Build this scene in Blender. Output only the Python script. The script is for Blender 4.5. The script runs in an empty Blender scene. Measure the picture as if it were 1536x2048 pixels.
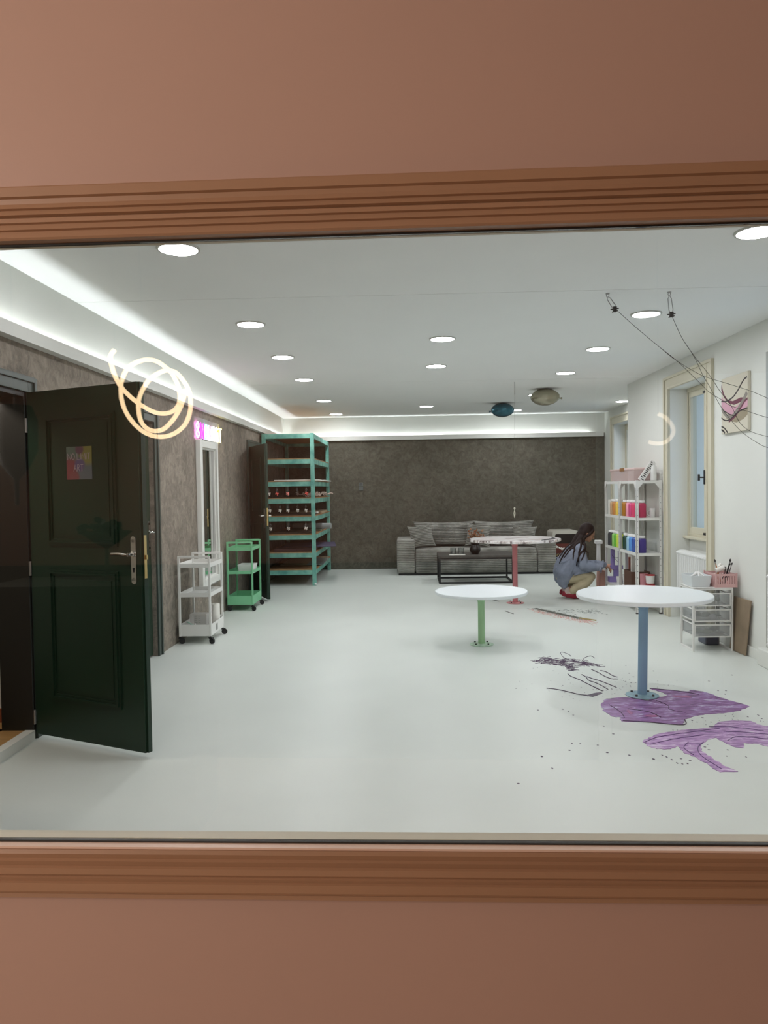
import bpy, bmesh, math, random
from mathutils import Vector, Matrix, Euler
random.seed(7)
PI = math.pi
scene = bpy.context.scene
COL = scene.collection

# ---------------------------------------------------------------- camera
cam_d = bpy.data.cameras.new('camera')
cam = bpy.data.objects.new('camera', cam_d); COL.objects.link(cam)
cam_d.sensor_fit = 'VERTICAL'; cam_d.sensor_height = 36.0
cam_d.lens = 1530.0*36.0/2048.0
_yaw, _pitch, _roll = math.radians(1.7993), math.radians(-1.7336), math.radians(0.897)
_F = Vector((-math.sin(_yaw)*math.cos(_pitch), math.cos(_yaw)*math.cos(_pitch), math.sin(_pitch)))
_R = Vector((math.cos(_yaw), math.sin(_yaw), 0)); _U = _R.cross(_F)
_R2 = _R*math.cos(_roll) - _U*math.sin(_roll); _U2 = _R*math.sin(_roll) + _U*math.cos(_roll)
cam.matrix_world = Matrix.Translation((0, 0, 1.55)) @ Matrix((_R2, _U2, -_F)).transposed().to_4x4()
cam_d.clip_start = 0.05
scene.camera = cam

# ---------------------------------------------------------------- light levels
DOWNLIGHT = 118.0        # emission of the round ceiling lights
COVE = 47.0             # emission of the cove strips
LOOP = 16.0             # emission of the looped pendant in the front room
FRONT_ROOM_W = 60.0     # unseen fill light added to brighten the pane wall
DAYLIGHT = 1.7          # world strength
scene.view_settings.view_transform = 'Standard'
scene.view_settings.look = 'None'
scene.view_settings.gamma = 1.0
scene.view_settings.use_curve_mapping = False
scene.view_settings.exposure = 0.0
scene.cycles.use_denoising = True
scene.cycles.max_bounces = 10
scene.cycles.diffuse_bounces = 5
scene.cycles.glossy_bounces = 4
scene.cycles.transparent_max_bounces = 12
scene.cycles.sample_clamp_indirect = 6.0
scene.cycles.caustics_reflective = False
scene.cycles.caustics_refractive = False

world = bpy.data.worlds.new('overcast_daylight'); scene.world = world
world.use_nodes = True
wn = world.node_tree
for n in list(wn.nodes): wn.nodes.remove(n)
wo = wn.nodes.new('ShaderNodeOutputWorld'); wb = wn.nodes.new('ShaderNodeBackground')
wb.inputs['Color'].default_value = (0.60, 0.70, 0.86, 1); wb.inputs['Strength'].default_value = DAYLIGHT
wn.links.new(wb.outputs[0], wo.inputs[0])

def area_light(name, loc, rot, size, sizey, watts, color):
    d = bpy.data.lights.new(name, 'AREA'); d.shape = 'RECTANGLE'; d.size = size; d.size_y = sizey
    d.energy = watts; d.color = color
    o = bpy.data.objects.new(name, d); COL.objects.link(o); o.location = loc; o.rotation_euler = rot
    return o
# unseen fill lights added to brighten the pane wall and the vestibule
area_light('front_room_fill', (-2.55, -1.1, 2.05), (math.radians(80), 0, math.radians(-52)), 0.6, 0.9, FRONT_ROOM_W, (1.0, 0.88, 0.80))
area_light('vestibule_fill', (-3.0, 4.1, 2.45), (0, 0, 0), 0.3, 0.3, 9, (1.0, 0.86, 0.72))

# ---------------------------------------------------------------- room numbers
XL, XR, XA, YB, ZC, YF = -2.386, 3.056, 3.772, 14.77, 2.936, 1.22
YJ = 10.716                      # where the right wall steps back

# ---------------------------------------------------------------- materials
def srgb(r, g, b):
    f = lambda c: (c/255.0/12.92) if c/255.0 <= 0.04045 else ((c/255.0+0.055)/1.055)**2.4
    return (f(r), f(g), f(b))
MATS = {}
def mat(name, color, rough=0.5, metal=0.0, var=0.0, vscale=4.0, bump=0.0, bscale=60.0, spec=0.5,
        emit=None, estr=0.0, alpha=None, trans=0.0, coat=0.0, stretch=None, color2=None, detail=4.0):
    if name in MATS: return MATS[name]
    m = bpy.data.materials.new(name); m.use_nodes = True; nt = m.node_tree
    b = nt.nodes['Principled BSDF']
    b.inputs['Base Color'].default_value = (*color, 1); b.inputs['Roughness'].default_value = rough
    b.inputs['Metallic'].default_value = metal; b.inputs['Specular IOR Level'].default_value = spec
    if coat: b.inputs['Coat Weight'].default_value = coat
    if trans: b.inputs['Transmission Weight'].default_value = trans
    if alpha is not None: b.inputs['Alpha'].default_value = alpha
    if emit is not None:
        b.inputs['Emission Color'].default_value = (*emit, 1); b.inputs['Emission Strength'].default_value = estr
    if var or bump:
        tc = nt.nodes.new('ShaderNodeTexCoord'); mp = nt.nodes.new('ShaderNodeMapping')
        nt.links.new(tc.outputs['Object'], mp.inputs['Vector'])
        if stretch: mp.inputs['Scale'].default_value = stretch
    if var:
        nz = nt.nodes.new('ShaderNodeTexNoise'); nz.inputs['Scale'].default_value = vscale
        nz.inputs['Detail'].default_value = detail; nz.inputs['Roughness'].default_value = 0.6
        nt.links.new(mp.outputs[0], nz.inputs['Vector'])
        rp = nt.nodes.new('ShaderNodeValToRGB'); nt.links.new(nz.outputs['Fac'], rp.inputs['Fac'])
        c2 = color2 if color2 else tuple(min(1, c*(1+var)) for c in color)
        c1 = tuple(c*(1-var) for c in color) if not color2 else color
        rp.color_ramp.elements[0].position = 0.32; rp.color_ramp.elements[0].color = (*c1, 1)
        rp.color_ramp.elements[1].position = 0.68; rp.color_ramp.elements[1].color = (*c2, 1)
        nt.links.new(rp.outputs[0], b.inputs['Base Color'])
    if bump:
        nb = nt.nodes.new('ShaderNodeTexNoise'); nb.inputs['Scale'].default_value = bscale
        nb.inputs['Detail'].default_value = 4.0
        nt.links.new(mp.outputs[0], nb.inputs['Vector'])
        bp = nt.nodes.new('ShaderNodeBump'); bp.inputs['Strength'].default_value = bump
        bp.inputs['Distance'].default_value = 0.01
        nt.links.new(nb.outputs['Fac'], bp.inputs['Height']); nt.links.new(bp.outputs[0], b.inputs['Normal'])
    MATS[name] = m
    return m
def emat(name, color, strength):
    if name in MATS: return MATS[name]
    m = bpy.data.materials.new(name); m.use_nodes = True; nt = m.node_tree
    for n in list(nt.nodes): nt.nodes.remove(n)
    o = nt.nodes.new('ShaderNodeOutputMaterial'); e = nt.nodes.new('ShaderNodeEmission')
    e.inputs[0].default_value = (*color, 1); e.inputs[1].default_value = strength
    nt.links.new(e.outputs[0], o.inputs[0]); MATS[name] = m
    return m
def glass_mat(name, r0=0.042, tint=(1, 1, 1), rough=0.0):
    """thin architectural glass: Schlick mix of clear transmission and mirror, same for every ray"""
    if name in MATS: return MATS[name]
    m = bpy.data.materials.new(name); m.use_nodes = True; nt = m.node_tree
    for n in list(nt.nodes): nt.nodes.remove(n)
    o = nt.nodes.new('ShaderNodeOutputMaterial'); t = nt.nodes.new('ShaderNodeBsdfTransparent')
    g = nt.nodes.new('ShaderNodeBsdfGlossy'); mx = nt.nodes.new('ShaderNodeMixShader')
    t.inputs[0].default_value = (*tint, 1); g.inputs['Roughness'].default_value = rough
    lw = nt.nodes.new('ShaderNodeLayerWeight'); lw.inputs['Blend'].default_value = 0.5
    pw = nt.nodes.new('ShaderNodeMath'); pw.operation = 'POWER'; pw.inputs[1].default_value = 5.0
    ml = nt.nodes.new('ShaderNodeMath'); ml.operation = 'MULTIPLY_ADD'
    ml.inputs[1].default_value = 1-r0; ml.inputs[2].default_value = r0
    nt.links.new(lw.outputs['Facing'], pw.inputs[0]); nt.links.new(pw.outputs[0], ml.inputs[0])
    nt.links.new(ml.outputs[0], mx.inputs[0]); nt.links.new(t.outputs[0], mx.inputs[1]); nt.links.new(g.outputs[0], mx.inputs[2])
    nt.links.new(mx.outputs[0], o.inputs[0]); MATS[name] = m
    return m

def stucco_mat(name='grey_stucco', ca=(0.165, 0.150, 0.126), cb=(0.325, 0.285, 0.240)):
    m = bpy.data.materials.new(name); m.use_nodes = True; nt = m.node_tree; b = nt.nodes['Principled BSDF']
    b.inputs['Roughness'].default_value = 0.85; b.inputs['Specular IOR Level'].default_value = 0.2
    tc = nt.nodes.new('ShaderNodeTexCoord')
    def noise(s, d=6, r=0.65, dist=0.0):
        n = nt.nodes.new('ShaderNodeTexNoise'); n.inputs['Scale'].default_value = s; n.inputs['Detail'].default_value = d
        n.inputs['Roughness'].default_value = r; n.inputs['Distortion'].default_value = dist
        nt.links.new(tc.outputs['Object'], n.inputs['Vector']); return n
    n1 = noise(1.3, 8, 0.7, 0.6); n2 = noise(9, 8, 0.75, 1.2)
    r1 = nt.nodes.new('ShaderNodeValToRGB'); r2 = nt.nodes.new('ShaderNodeValToRGB')
    r1.color_ramp.elements[0].position = 0.3; r1.color_ramp.elements[0].color = (*ca, 1)
    r1.color_ramp.elements[1].position = 0.7; r1.color_ramp.elements[1].color = (*cb, 1)
    r2.color_ramp.elements[0].position = 0.35; r2.color_ramp.elements[0].color = (0.62, 0.62, 0.61, 1)
    r2.color_ramp.elements[1].position = 0.66; r2.color_ramp.elements[1].color = (1.25, 1.22, 1.18, 1)
    nt.links.new(n1.outputs['Fac'], r1.inputs['Fac']); nt.links.new(n2.outputs['Fac'], r2.inputs['Fac'])
    mx = nt.nodes.new('ShaderNodeMix'); mx.data_type = 'RGBA'; mx.blend_type = 'MULTIPLY'; mx.inputs['Factor'].default_value = 1
    nt.links.new(r1.outputs[0], mx.inputs['A']); nt.links.new(r2.outputs[0], mx.inputs['B'])
    nt.links.new(mx.outputs['Result'], b.inputs['Base Color'])
    n3 = noise(14, 6, 0.7, 1.5)
    bp = nt.nodes.new('ShaderNodeBump'); bp.inputs['Strength'].default_value = 0.55; bp.inputs['Distance'].default_value = 0.02
    nt.links.new(n3.outputs['Fac'], bp.inputs['Height']); nt.links.new(bp.outputs[0], b.inputs['Normal'])
    return m
def paint_mat(name, cols, scale, rot, stretch, rough=0.35):
    """streaky brushed or poured paint with several tones"""
    if name in MATS: return MATS[name]
    m = bpy.data.materials.new(name); m.use_nodes = True; nt = m.node_tree; b = nt.nodes['Principled BSDF']
    b.inputs['Roughness'].default_value = rough
    tc = nt.nodes.new('ShaderNodeTexCoord'); mp = nt.nodes.new('ShaderNodeMapping')
    mp.inputs['Rotation'].default_value = (0, 0, rot); mp.inputs['Scale'].default_value = stretch
    nt.links.new(tc.outputs['Object'], mp.inputs['Vector'])
    nz = nt.nodes.new('ShaderNodeTexNoise'); nz.inputs['Scale'].default_value = scale; nz.inputs['Detail'].default_value = 8
    nz.inputs['Roughness'].default_value = 0.7; nz.inputs['Distortion'].default_value = 1.0
    nt.links.new(mp.outputs[0], nz.inputs['Vector'])
    rp = nt.nodes.new('ShaderNodeValToRGB'); nt.links.new(nz.outputs['Fac'], rp.inputs['Fac'])
    els = rp.color_ramp.elements
    els[0].position = 0.36; els[0].color = (*cols[0], 1); els[1].position = 0.64; els[1].color = (*cols[-1], 1)
    for i, c in enumerate(cols[1:-1]):
        e = els.new(0.36+0.28*(i+1)/(len(cols)-1)); e.color = (*c, 1)
    nt.links.new(rp.outputs[0], b.inputs['Base Color']); MATS[name] = m
    return m

M_FLOOR = mat('white_floor_coating', srgb(212, 217, 211), 0.38, var=0.05, vscale=0.9, bump=0.04, bscale=6, spec=0.35, detail=6)
M_CEIL = mat('ceiling_paint', srgb(233, 235, 233), 0.9, spec=0.1, var=0.012, vscale=2)
M_WHITE = mat('white_wall_paint', srgb(222, 224, 218), 0.7, spec=0.25, var=0.02, vscale=2, bump=0.12, bscale=9)
M_LEDGE = mat('cove_white', srgb(214, 214, 208), 0.6)
M_STUCCO = stucco_mat()
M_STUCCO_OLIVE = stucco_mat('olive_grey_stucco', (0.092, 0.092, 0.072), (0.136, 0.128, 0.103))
M_PINK = mat('dusty_pink_wall', srgb(186, 155, 140), 0.45, var=0.02, vscale=0.8, spec=0.3)
M_GREENWALL = mat('dark_green_wainscot', srgb(28, 44, 34), 0.5)
M_MOULD = mat('brown_moulding_paint', srgb(164, 128, 100), 0.42, spec=0.35, var=0.04, vscale=5, stretch=(0.4, 4, 4))
M_CREAM = mat('cream_frame_paint', srgb(206, 201, 180), 0.5)
M_GASKET = mat('black_rubber', srgb(38, 34, 28), 0.6)
M_GLASS = glass_mat('clear_pane', 0.042)
M_WINGLASS = glass_mat('window_glass', 0.04, (0.92, 0.97, 1.0))
M_DOOR = mat('dark_green_door_paint', srgb(22, 47, 32), 0.38, spec=0.4, var=0.08, vscale=2)
M_DOORFRAME = mat('grey_green_architrave', srgb(66, 76, 70), 0.4, spec=0.4)
M_DARKWOOD = mat('dark_jamb_wood', srgb(26, 24, 18), 0.5)
M_CHROME = mat('chrome', (0.75, 0.75, 0.73), 0.18, 1.0)
M_BRASS = mat('brass', (0.62, 0.46, 0.2), 0.3, 1.0)
M_STEEL = mat('brushed_steel', (0.42, 0.42, 0.42), 0.35, 1.0)
M_MIRROR = mat('mirror_silver', (0.82, 0.85, 0.84), 0.02, 1.0)
M_MIRFR = mat('white_mirror_frame', srgb(226, 226, 220), 0.4)
M_WMETAL = mat('white_painted_metal', srgb(226, 226, 222), 0.4)
M_GMETAL = mat('green_painted_metal', srgb(122, 192, 146), 0.45)
M_BLACK = mat('black_plastic', srgb(20, 20, 22), 0.45)
M_BLACKM = mat('black_metal', srgb(18, 18, 18), 0.45)
M_TEAL = mat('teal_stained_wood', srgb(68, 138, 128), 0.6, var=0.35, vscale=5, stretch=(1, 1, 1), color2=srgb(136, 196, 178))
M_BOARD = mat('shelf_chipboard', srgb(150, 112, 74), 0.75, var=0.25, vscale=12)
M_SOFA = mat('grey_corduroy', srgb(118, 118, 112), 0.95, spec=0.1, var=0.35, vscale=3.5, detail=5, color2=srgb(164, 163, 156))
M_TOPW = mat('white_table_laminate', srgb(232, 238, 240), 0.3)
M_PWHITE = mat('white_plastic', srgb(228, 228, 226), 0.4)
M_BROWNT = mat('dark_slate_top', srgb(70, 68, 64), 0.45, var=0.15, vscale=8)
M_PAPER = mat('white_paper', srgb(226, 224, 216), 0.8, var=0.05, vscale=20)
M_LEDW = emat('cove_led', (0.93, 0.98, 1.0), COVE)
M_DISC = emat('downlight_diffuser', (0.96, 0.97, 1.0), DOWNLIGHT)
M_TRIMR = mat('downlight_trim', srgb(190, 192, 186), 0.4)
M_WIRE = mat('dark_wire', srgb(62, 60, 54), 0.5, 0.6)

# ---------------------------------------------------------------- mesh builder
class MB:
    def __init__(s): s.v = []; s.f = []; s.m = []; s.sm = []
    def add(s, vs, fs, m=0, smooth=False):
        o = len(s.v); s.v += [Vector(p) for p in vs]
        for f in fs: s.f.append([i+o for i in f]); s.m.append(m); s.sm.append(smooth)
        return s
    def box(s, x0, x1, y0, y1, z0, z1, m=0, M=None):
        vs = [Vector(p) for p in ((x0,y0,z0),(x1,y0,z0),(x1,y1,z0),(x0,y1,z0),(x0,y0,z1),(x1,y0,z1),(x1,y1,z1),(x0,y1,z1))]
        if M is not None: vs = [M @ p for p in vs]
        return s.add(vs, [(0,3,2,1),(4,5,6,7),(0,1,5,4),(1,2,6,5),(2,3,7,6),(3,0,4,7)], m)
    def frame(s, d):
        d = Vector(d).normalized(); a = Vector((0,0,1)) if abs(d.z) < 0.9 else Vector((1,0,0))
        u = d.cross(a).normalized(); return u, d.cross(u).normalized()
    def cyl(s, p0, p1, r0, r1=None, n=20, m=0, caps=True):
        p0, p1 = Vector(p0), Vector(p1); r1 = r0 if r1 is None else r1
        u, w = s.frame(p1-p0); vs = []
        for p, r in ((p0, r0), (p1, r1)):
            vs += [p + u*(r*math.cos(2*PI*i/n)) + w*(r*math.sin(2*PI*i/n)) for i in range(n)]
        fs = [(i, (i+1) % n, n+(i+1) % n, n+i) for i in range(n)]
        s.add(vs, fs, m, True)
        if caps:
            s.add(vs[:n], [tuple(range(n))[::-1]], m); s.add(vs[n:], [tuple(range(n))], m)
        return s
    def tube(s, pts, r, n=10, m=0, closed=False, caps=True):
        pts = [Vector(p) for p in pts]; N = len(pts); rs = r if isinstance(r, (list, tuple)) else [r]*N
        vs = []; pu = None
        for i, p in enumerate(pts):
            d = (pts[(i+1) % N]-pts[i-1]) if closed else (pts[min(i+1, N-1)]-pts[max(i-1, 0)])
            if d.length < 1e-9: d = Vector((0, 0, 1))
            d.normalize()
            if pu is None: u, w = s.frame(d)
            else:
                u = (pu - d*pu.dot(d))
                if u.length < 1e-6: u, w = s.frame(d)
                u.normalize(); w = d.cross(u)
            pu = u
            vs += [p + u*(rs[i]*math.cos(2*PI*k/n)) + w*(rs[i]*math.sin(2*PI*k/n)) for k in range(n)]
        fs = []
        for i in range(N if closed else N-1):
            a, b = i*n, ((i+1) % N)*n
            fs += [(a+k, a+(k+1) % n, b+(k+1) % n, b+k) for k in range(n)]
        s.add(vs, fs, m, True)
        if caps and not closed:
            s.add(vs[:n], [tuple(range(n))[::-1]], m); s.add(vs[-n:], [tuple(range(n))], m)
        return s
    def lathe(s, prof, c=(0,0,0), n=32, m=0, smooth=True):
        c = Vector(c); vs = []
        for r, z in prof: vs += [c + Vector((r*math.cos(2*PI*k/n), r*math.sin(2*PI*k/n), z)) for k in range(n)]
        fs = []
        for i in range(len(prof)-1):
            a, b = i*n, (i+1)*n
            fs += [(a+k, a+(k+1) % n, b+(k+1) % n, b+k) for k in range(n)]
        s.add(vs, fs, m, smooth)
        if prof[0][0] > 1e-5: s.add(vs[:n], [tuple(range(n))[::-1]], m)
        if prof[-1][0] > 1e-5: s.add(vs[-n:], [tuple(range(n))], m)
        return s
    def ell(s, c, rad, rot=None, nu=20, nv=12, m=0):
        c = Vector(c); R = (rot or Matrix.Identity(3)); vs = []
        for j in range(nv+1):
            t = PI*j/nv
            for i in range(nu):
                a = 2*PI*i/nu
                vs.append(c + R @ Vector((rad[0]*math.sin(t)*math.cos(a), rad[1]*math.sin(t)*math.sin(a), rad[2]*math.cos(t))))
        fs = []
        for j in range(nv):
            for i in range(nu):
                fs.append((j*nu+i, (j+1)*nu+i, (j+1)*nu+(i+1) % nu, j*nu+(i+1) % nu))
        return s.add(vs, fs, m, True)
    def cone2(s, p0, r0, p1, r1, n=16):
        """round cone (both ends spherical)"""
        s.ell(p0, (r0,)*3, nu=n, nv=10); s.ell(p1, (r1,)*3, nu=n, nv=10); s.cyl(p0, p1, r0, r1, n=n)
        return s
    def prism(s, poly, z0, z1, m=0):
        n = len(poly); vs = [Vector((x, y, z0)) for x, y in poly] + [Vector((x, y, z1)) for x, y in poly]
        fs = [tuple(range(n))[::-1], tuple(range(n, 2*n))] + [(i, (i+1) % n, n+(i+1) % n, n+i) for i in range(n)]
        return s.add(vs, fs, m)
    def extr(s, prof, p0, p1, ax_a, ax_b, m=0, smooth=False):
        """profile [(a,b)] carried from p0 to p1; closed outline"""
        p0, p1, A, B = Vector(p0), Vector(p1), Vector(ax_a), Vector(ax_b); n = len(prof)
        vs = [p0 + A*a + B*b for a, b in prof] + [p1 + A*a + B*b for a, b in prof]
        s.add(vs, [(i, (i+1) % n, n+(i+1) % n, n+i) for i in range(n)], m, smooth)
        s.add(vs[:n], [tuple(range(n))[::-1]], m); s.add(vs[n:], [tuple(range(n))], m)
        return s
    def xf(s, M):
        s.v = [M @ p for p in s.v]; return s
    def mesh(s, name, mats):
        me = bpy.data.meshes.new(name); me.from_pydata([tuple(p) for p in s.v], [], s.f)
        for mt in (mats if isinstance(mats, (list, tuple)) else [mats]): me.materials.append(mt)
        for i, p in enumerate(me.polygons): p.material_index = s.m[i]; p.use_smooth = s.sm[i]
        bm = bmesh.new(); bm.from_mesh(me)
        bmesh.ops.remove_doubles(bm, verts=bm.verts, dist=1e-6)
        bmesh.ops.recalc_face_normals(bm, faces=bm.faces)
        bm.to_mesh(me); bm.free(); me.update()
        return me
    def build(s, name, mats, parent=None, world=True, bevel=0.0, seg=2, sharp=True):
        """world=True: vertices are in room coordinates and are moved into the parent's frame"""
        if parent is not None and world:
            iv = pmat(parent).inverted(); s.v = [iv @ p for p in s.v]
        loc = None
        if parent is None and world and s.v:
            xs = [p.x for p in s.v]; ys = [p.y for p in s.v]; zs = [p.z for p in s.v]
            loc = Vector(((min(xs)+max(xs))/2, (min(ys)+max(ys))/2, min(zs)))
            s.v = [p-loc for p in s.v]
        me = s.mesh(name, mats)
        if sharp and any(s.sm): me.set_sharp_from_angle(angle=math.radians(40))
        o = bpy.data.objects.new(name, me); COL.objects.link(o)
        if loc is not None: o.location = loc
        if parent is not None: o.parent = parent
        if bevel:
            b = o.modifiers.new('bevel', 'BEVEL'); b.width = bevel; b.segments = seg; b.limit_method = 'ANGLE'; b.angle_limit = math.radians(35)
        return o
def pmat(o):
    M = Matrix.LocRotScale(o.location, o.rotation_euler, o.scale)
    return pmat(o.parent) @ M if o.parent else M
def tag(o, label=None, cat=None, group=None, kind=None):
    if label: o['label'] = label
    if cat: o['category'] = cat
    if group: o['group'] = group
    if kind: o['kind'] = kind
    return o
def thing(name, loc, label, cat, group=None, rotz=0.0):
    o = bpy.data.objects.new(name, None); COL.objects.link(o); o.empty_display_size = 0.05
    o.location = loc; o.rotation_euler = (0, 0, rotz)
    return tag(o, label, cat, group)
def struct(name, loc=(0, 0, 0), rotz=0.0):
    o = bpy.data.objects.new(name, None); COL.objects.link(o); o.location = loc; o.rotation_euler = (0, 0, rotz)
    o['kind'] = 'structure'; return o
def children_of(o): return [c for c in bpy.data.objects if c.parent == o]
def copy_tree(o, loc=None, rotz=None, label=None, parent=None):
    c = o.copy(); COL.objects.link(c)
    if parent is not None: c.parent = parent
    if loc is not None: c.location = loc
    if rotz is not None: c.rotation_euler = (0, 0, rotz)
    if label: c['label'] = label
    for ch in children_of(o): copy_tree(ch, parent=c)
    return c
def smooth_curve(pts, sub=6, closed=False):
    pts = [Vector(p) for p in pts]; N = len(pts); out = []
    rng = N if closed else N-1
    for i in range(rng):
        p0 = pts[(i-1) % N] if (closed or i > 0) else pts[0]; p1 = pts[i]; p2 = pts[(i+1) % N]
        p3 = pts[(i+2) % N] if (closed or i+2 < N) else pts[-1]
        for k in range(sub):
            t = k/sub
            out.append(0.5*((2*p1)+(p2-p0)*t+(2*p0-5*p1+4*p2-p3)*t*t+(3*p1-p0-3*p2+p3)*t**3))
    if not closed: out.append(pts[-1])
    return out

# ================================================================ STRUCTURE
# ---- floor
tag(MB().box(XL-0.25, XA+0.25, 1.10, YB+0.2, -0.12, 0.0).build('floor', M_FLOOR), kind='structure')
# ---- ceiling: plasterboard fields with thin joints, on a backing slab
c = MB()
for a, b in ((1.10, 5.52), (5.526, 10.0), (10.006, YB+0.2)):
    c.box(XL-0.25, XA+0.25, a, b, ZC, ZC+0.02)
c.box(XL-0.3, XA+0.3, 1.0, YB+0.25, ZC+0.024, ZC+0.15)
tag(c.build('ceiling', M_CEIL), kind='structure')
# ---- left wall with two passages (door 1 and door 3); door 2 is closed in a shallow niche
D1 = (3.80, 4.745, 2.19); D2 = (6.25, 7.13, 2.21); D3 = (11.42, 12.28, 2.22)
w = MB(); WT = 0.20; xw0, xw1 = XL-WT, XL
ys = [1.10, D1[0], D1[1], D2[0], D2[1], D3[0], D3[1], YB+0.2]
for a, b in ((1.10, D1[0]), (D1[1], D2[0]), (D2[1], D3[0]), (D3[1], YB+0.2)): w.box(xw0, xw1, a, b, 0, ZC)
for d in (D1, D2, D3): w.box(xw0, xw1, d[0], d[1], d[2], ZC)
w.box(xw0, XL-0.09, D2[0], D2[1], 0, D2[2])
w.box(xw0-0.05, xw0-0.01, D3[0]-0.3, D3[1]+0.3, 0, 2.4)
tag(w.build('wall_left', M_STUCCO), kind='structure')
tag(MB().box(XL, XL+0.006, 1.2, YB, 2.56, ZC).build('wall_left_upper', M_WHITE), kind='structure')
# ---- back wall
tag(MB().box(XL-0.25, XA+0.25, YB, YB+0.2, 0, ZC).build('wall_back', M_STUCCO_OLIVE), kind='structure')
tag(MB().box(XL, XA, YB-0.006, YB, 2.56, ZC).build('wall_back_upper', M_WHITE), kind='structure')
# ---- cove ledges with their light strips
def ledge(name, prof, p0, p1, A, B, led, lp0, lp1):
    s = struct(name, (p0[0], p0[1], 2.48))
    MB().extr(prof, p0, p1, A, B).build('ledge_board', M_LEDGE, s)
    MB().extr(led, lp0, lp1, A, B).build('light_strip', M_LEDW, s)
Z0, Z1 = 2.487, 2.569
lp = [(0.0, Z0), (0.07, Z0), (0.07, Z1), (0.062, Z1), (0.062, Z0+0.018), (0.0, Z0+0.018)]
ledp = [(0.022, Z0+0.022), (0.036, Z0+0.022), (0.036, Z0+0.030), (0.022, Z0+0.030)]
ledge('trim_1', lp, (XL, 1.25, 0), (XL, YB, 0), (1, 0, 0), (0, 0, 1), ledp, (XL, 1.3, 0), (XL, YB-0.08, 0))
ledge('trim_2', lp, (XL+0.071, YB, 0), (3.74, YB, 0), (0, -1, 0), (0, 0, 1), ledp, (XL+0.08, YB, 0), (3.48, YB, 0))

# ---- right wall with window niches
def wall_with_openings(name, mt, x0, x1, y0, y1, z0, z1, ops):
    w = MB(); ops = sorted(ops); y = y0
    for a, b, za, zb in ops:
        w.box(x0, x1, y, a, z0, z1)
        if za > z0: w.box(x0, x1, a, b, z0, za)
        w.box(x0, x1, a, b, zb, z1); y = b
    w.box(x0, x1, y, y1, z0, z1)
    return tag(w.build(name, mt), kind='structure')
W1 = (7.87, 9.01, 2.65); W2 = (5.35, 6.63, 2.66); W3 = (12.95, 14.10, 2.65)
TW = 0.46
wall_with_openings('wall_right', M_WHITE, XR, XR+TW, 1.10, YJ, 0, ZC, [(W1[0], W1[1], 0.0, W1[2]), (W2[0], W2[1], 0.0, W2[2])])
wall_with_openings('wall_right_alcove', M_WHITE, XA, XA+TW, YJ-0.2, YB+0.2, 0, ZC, [(W3[0], W3[1], 0.0, W3[2])])
tag(MB().box(XR+TW, XA+0.02, YJ-0.2, YJ-0.001, 0, ZC).build('wall_right_return', M_WHITE), kind='structure')

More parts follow.
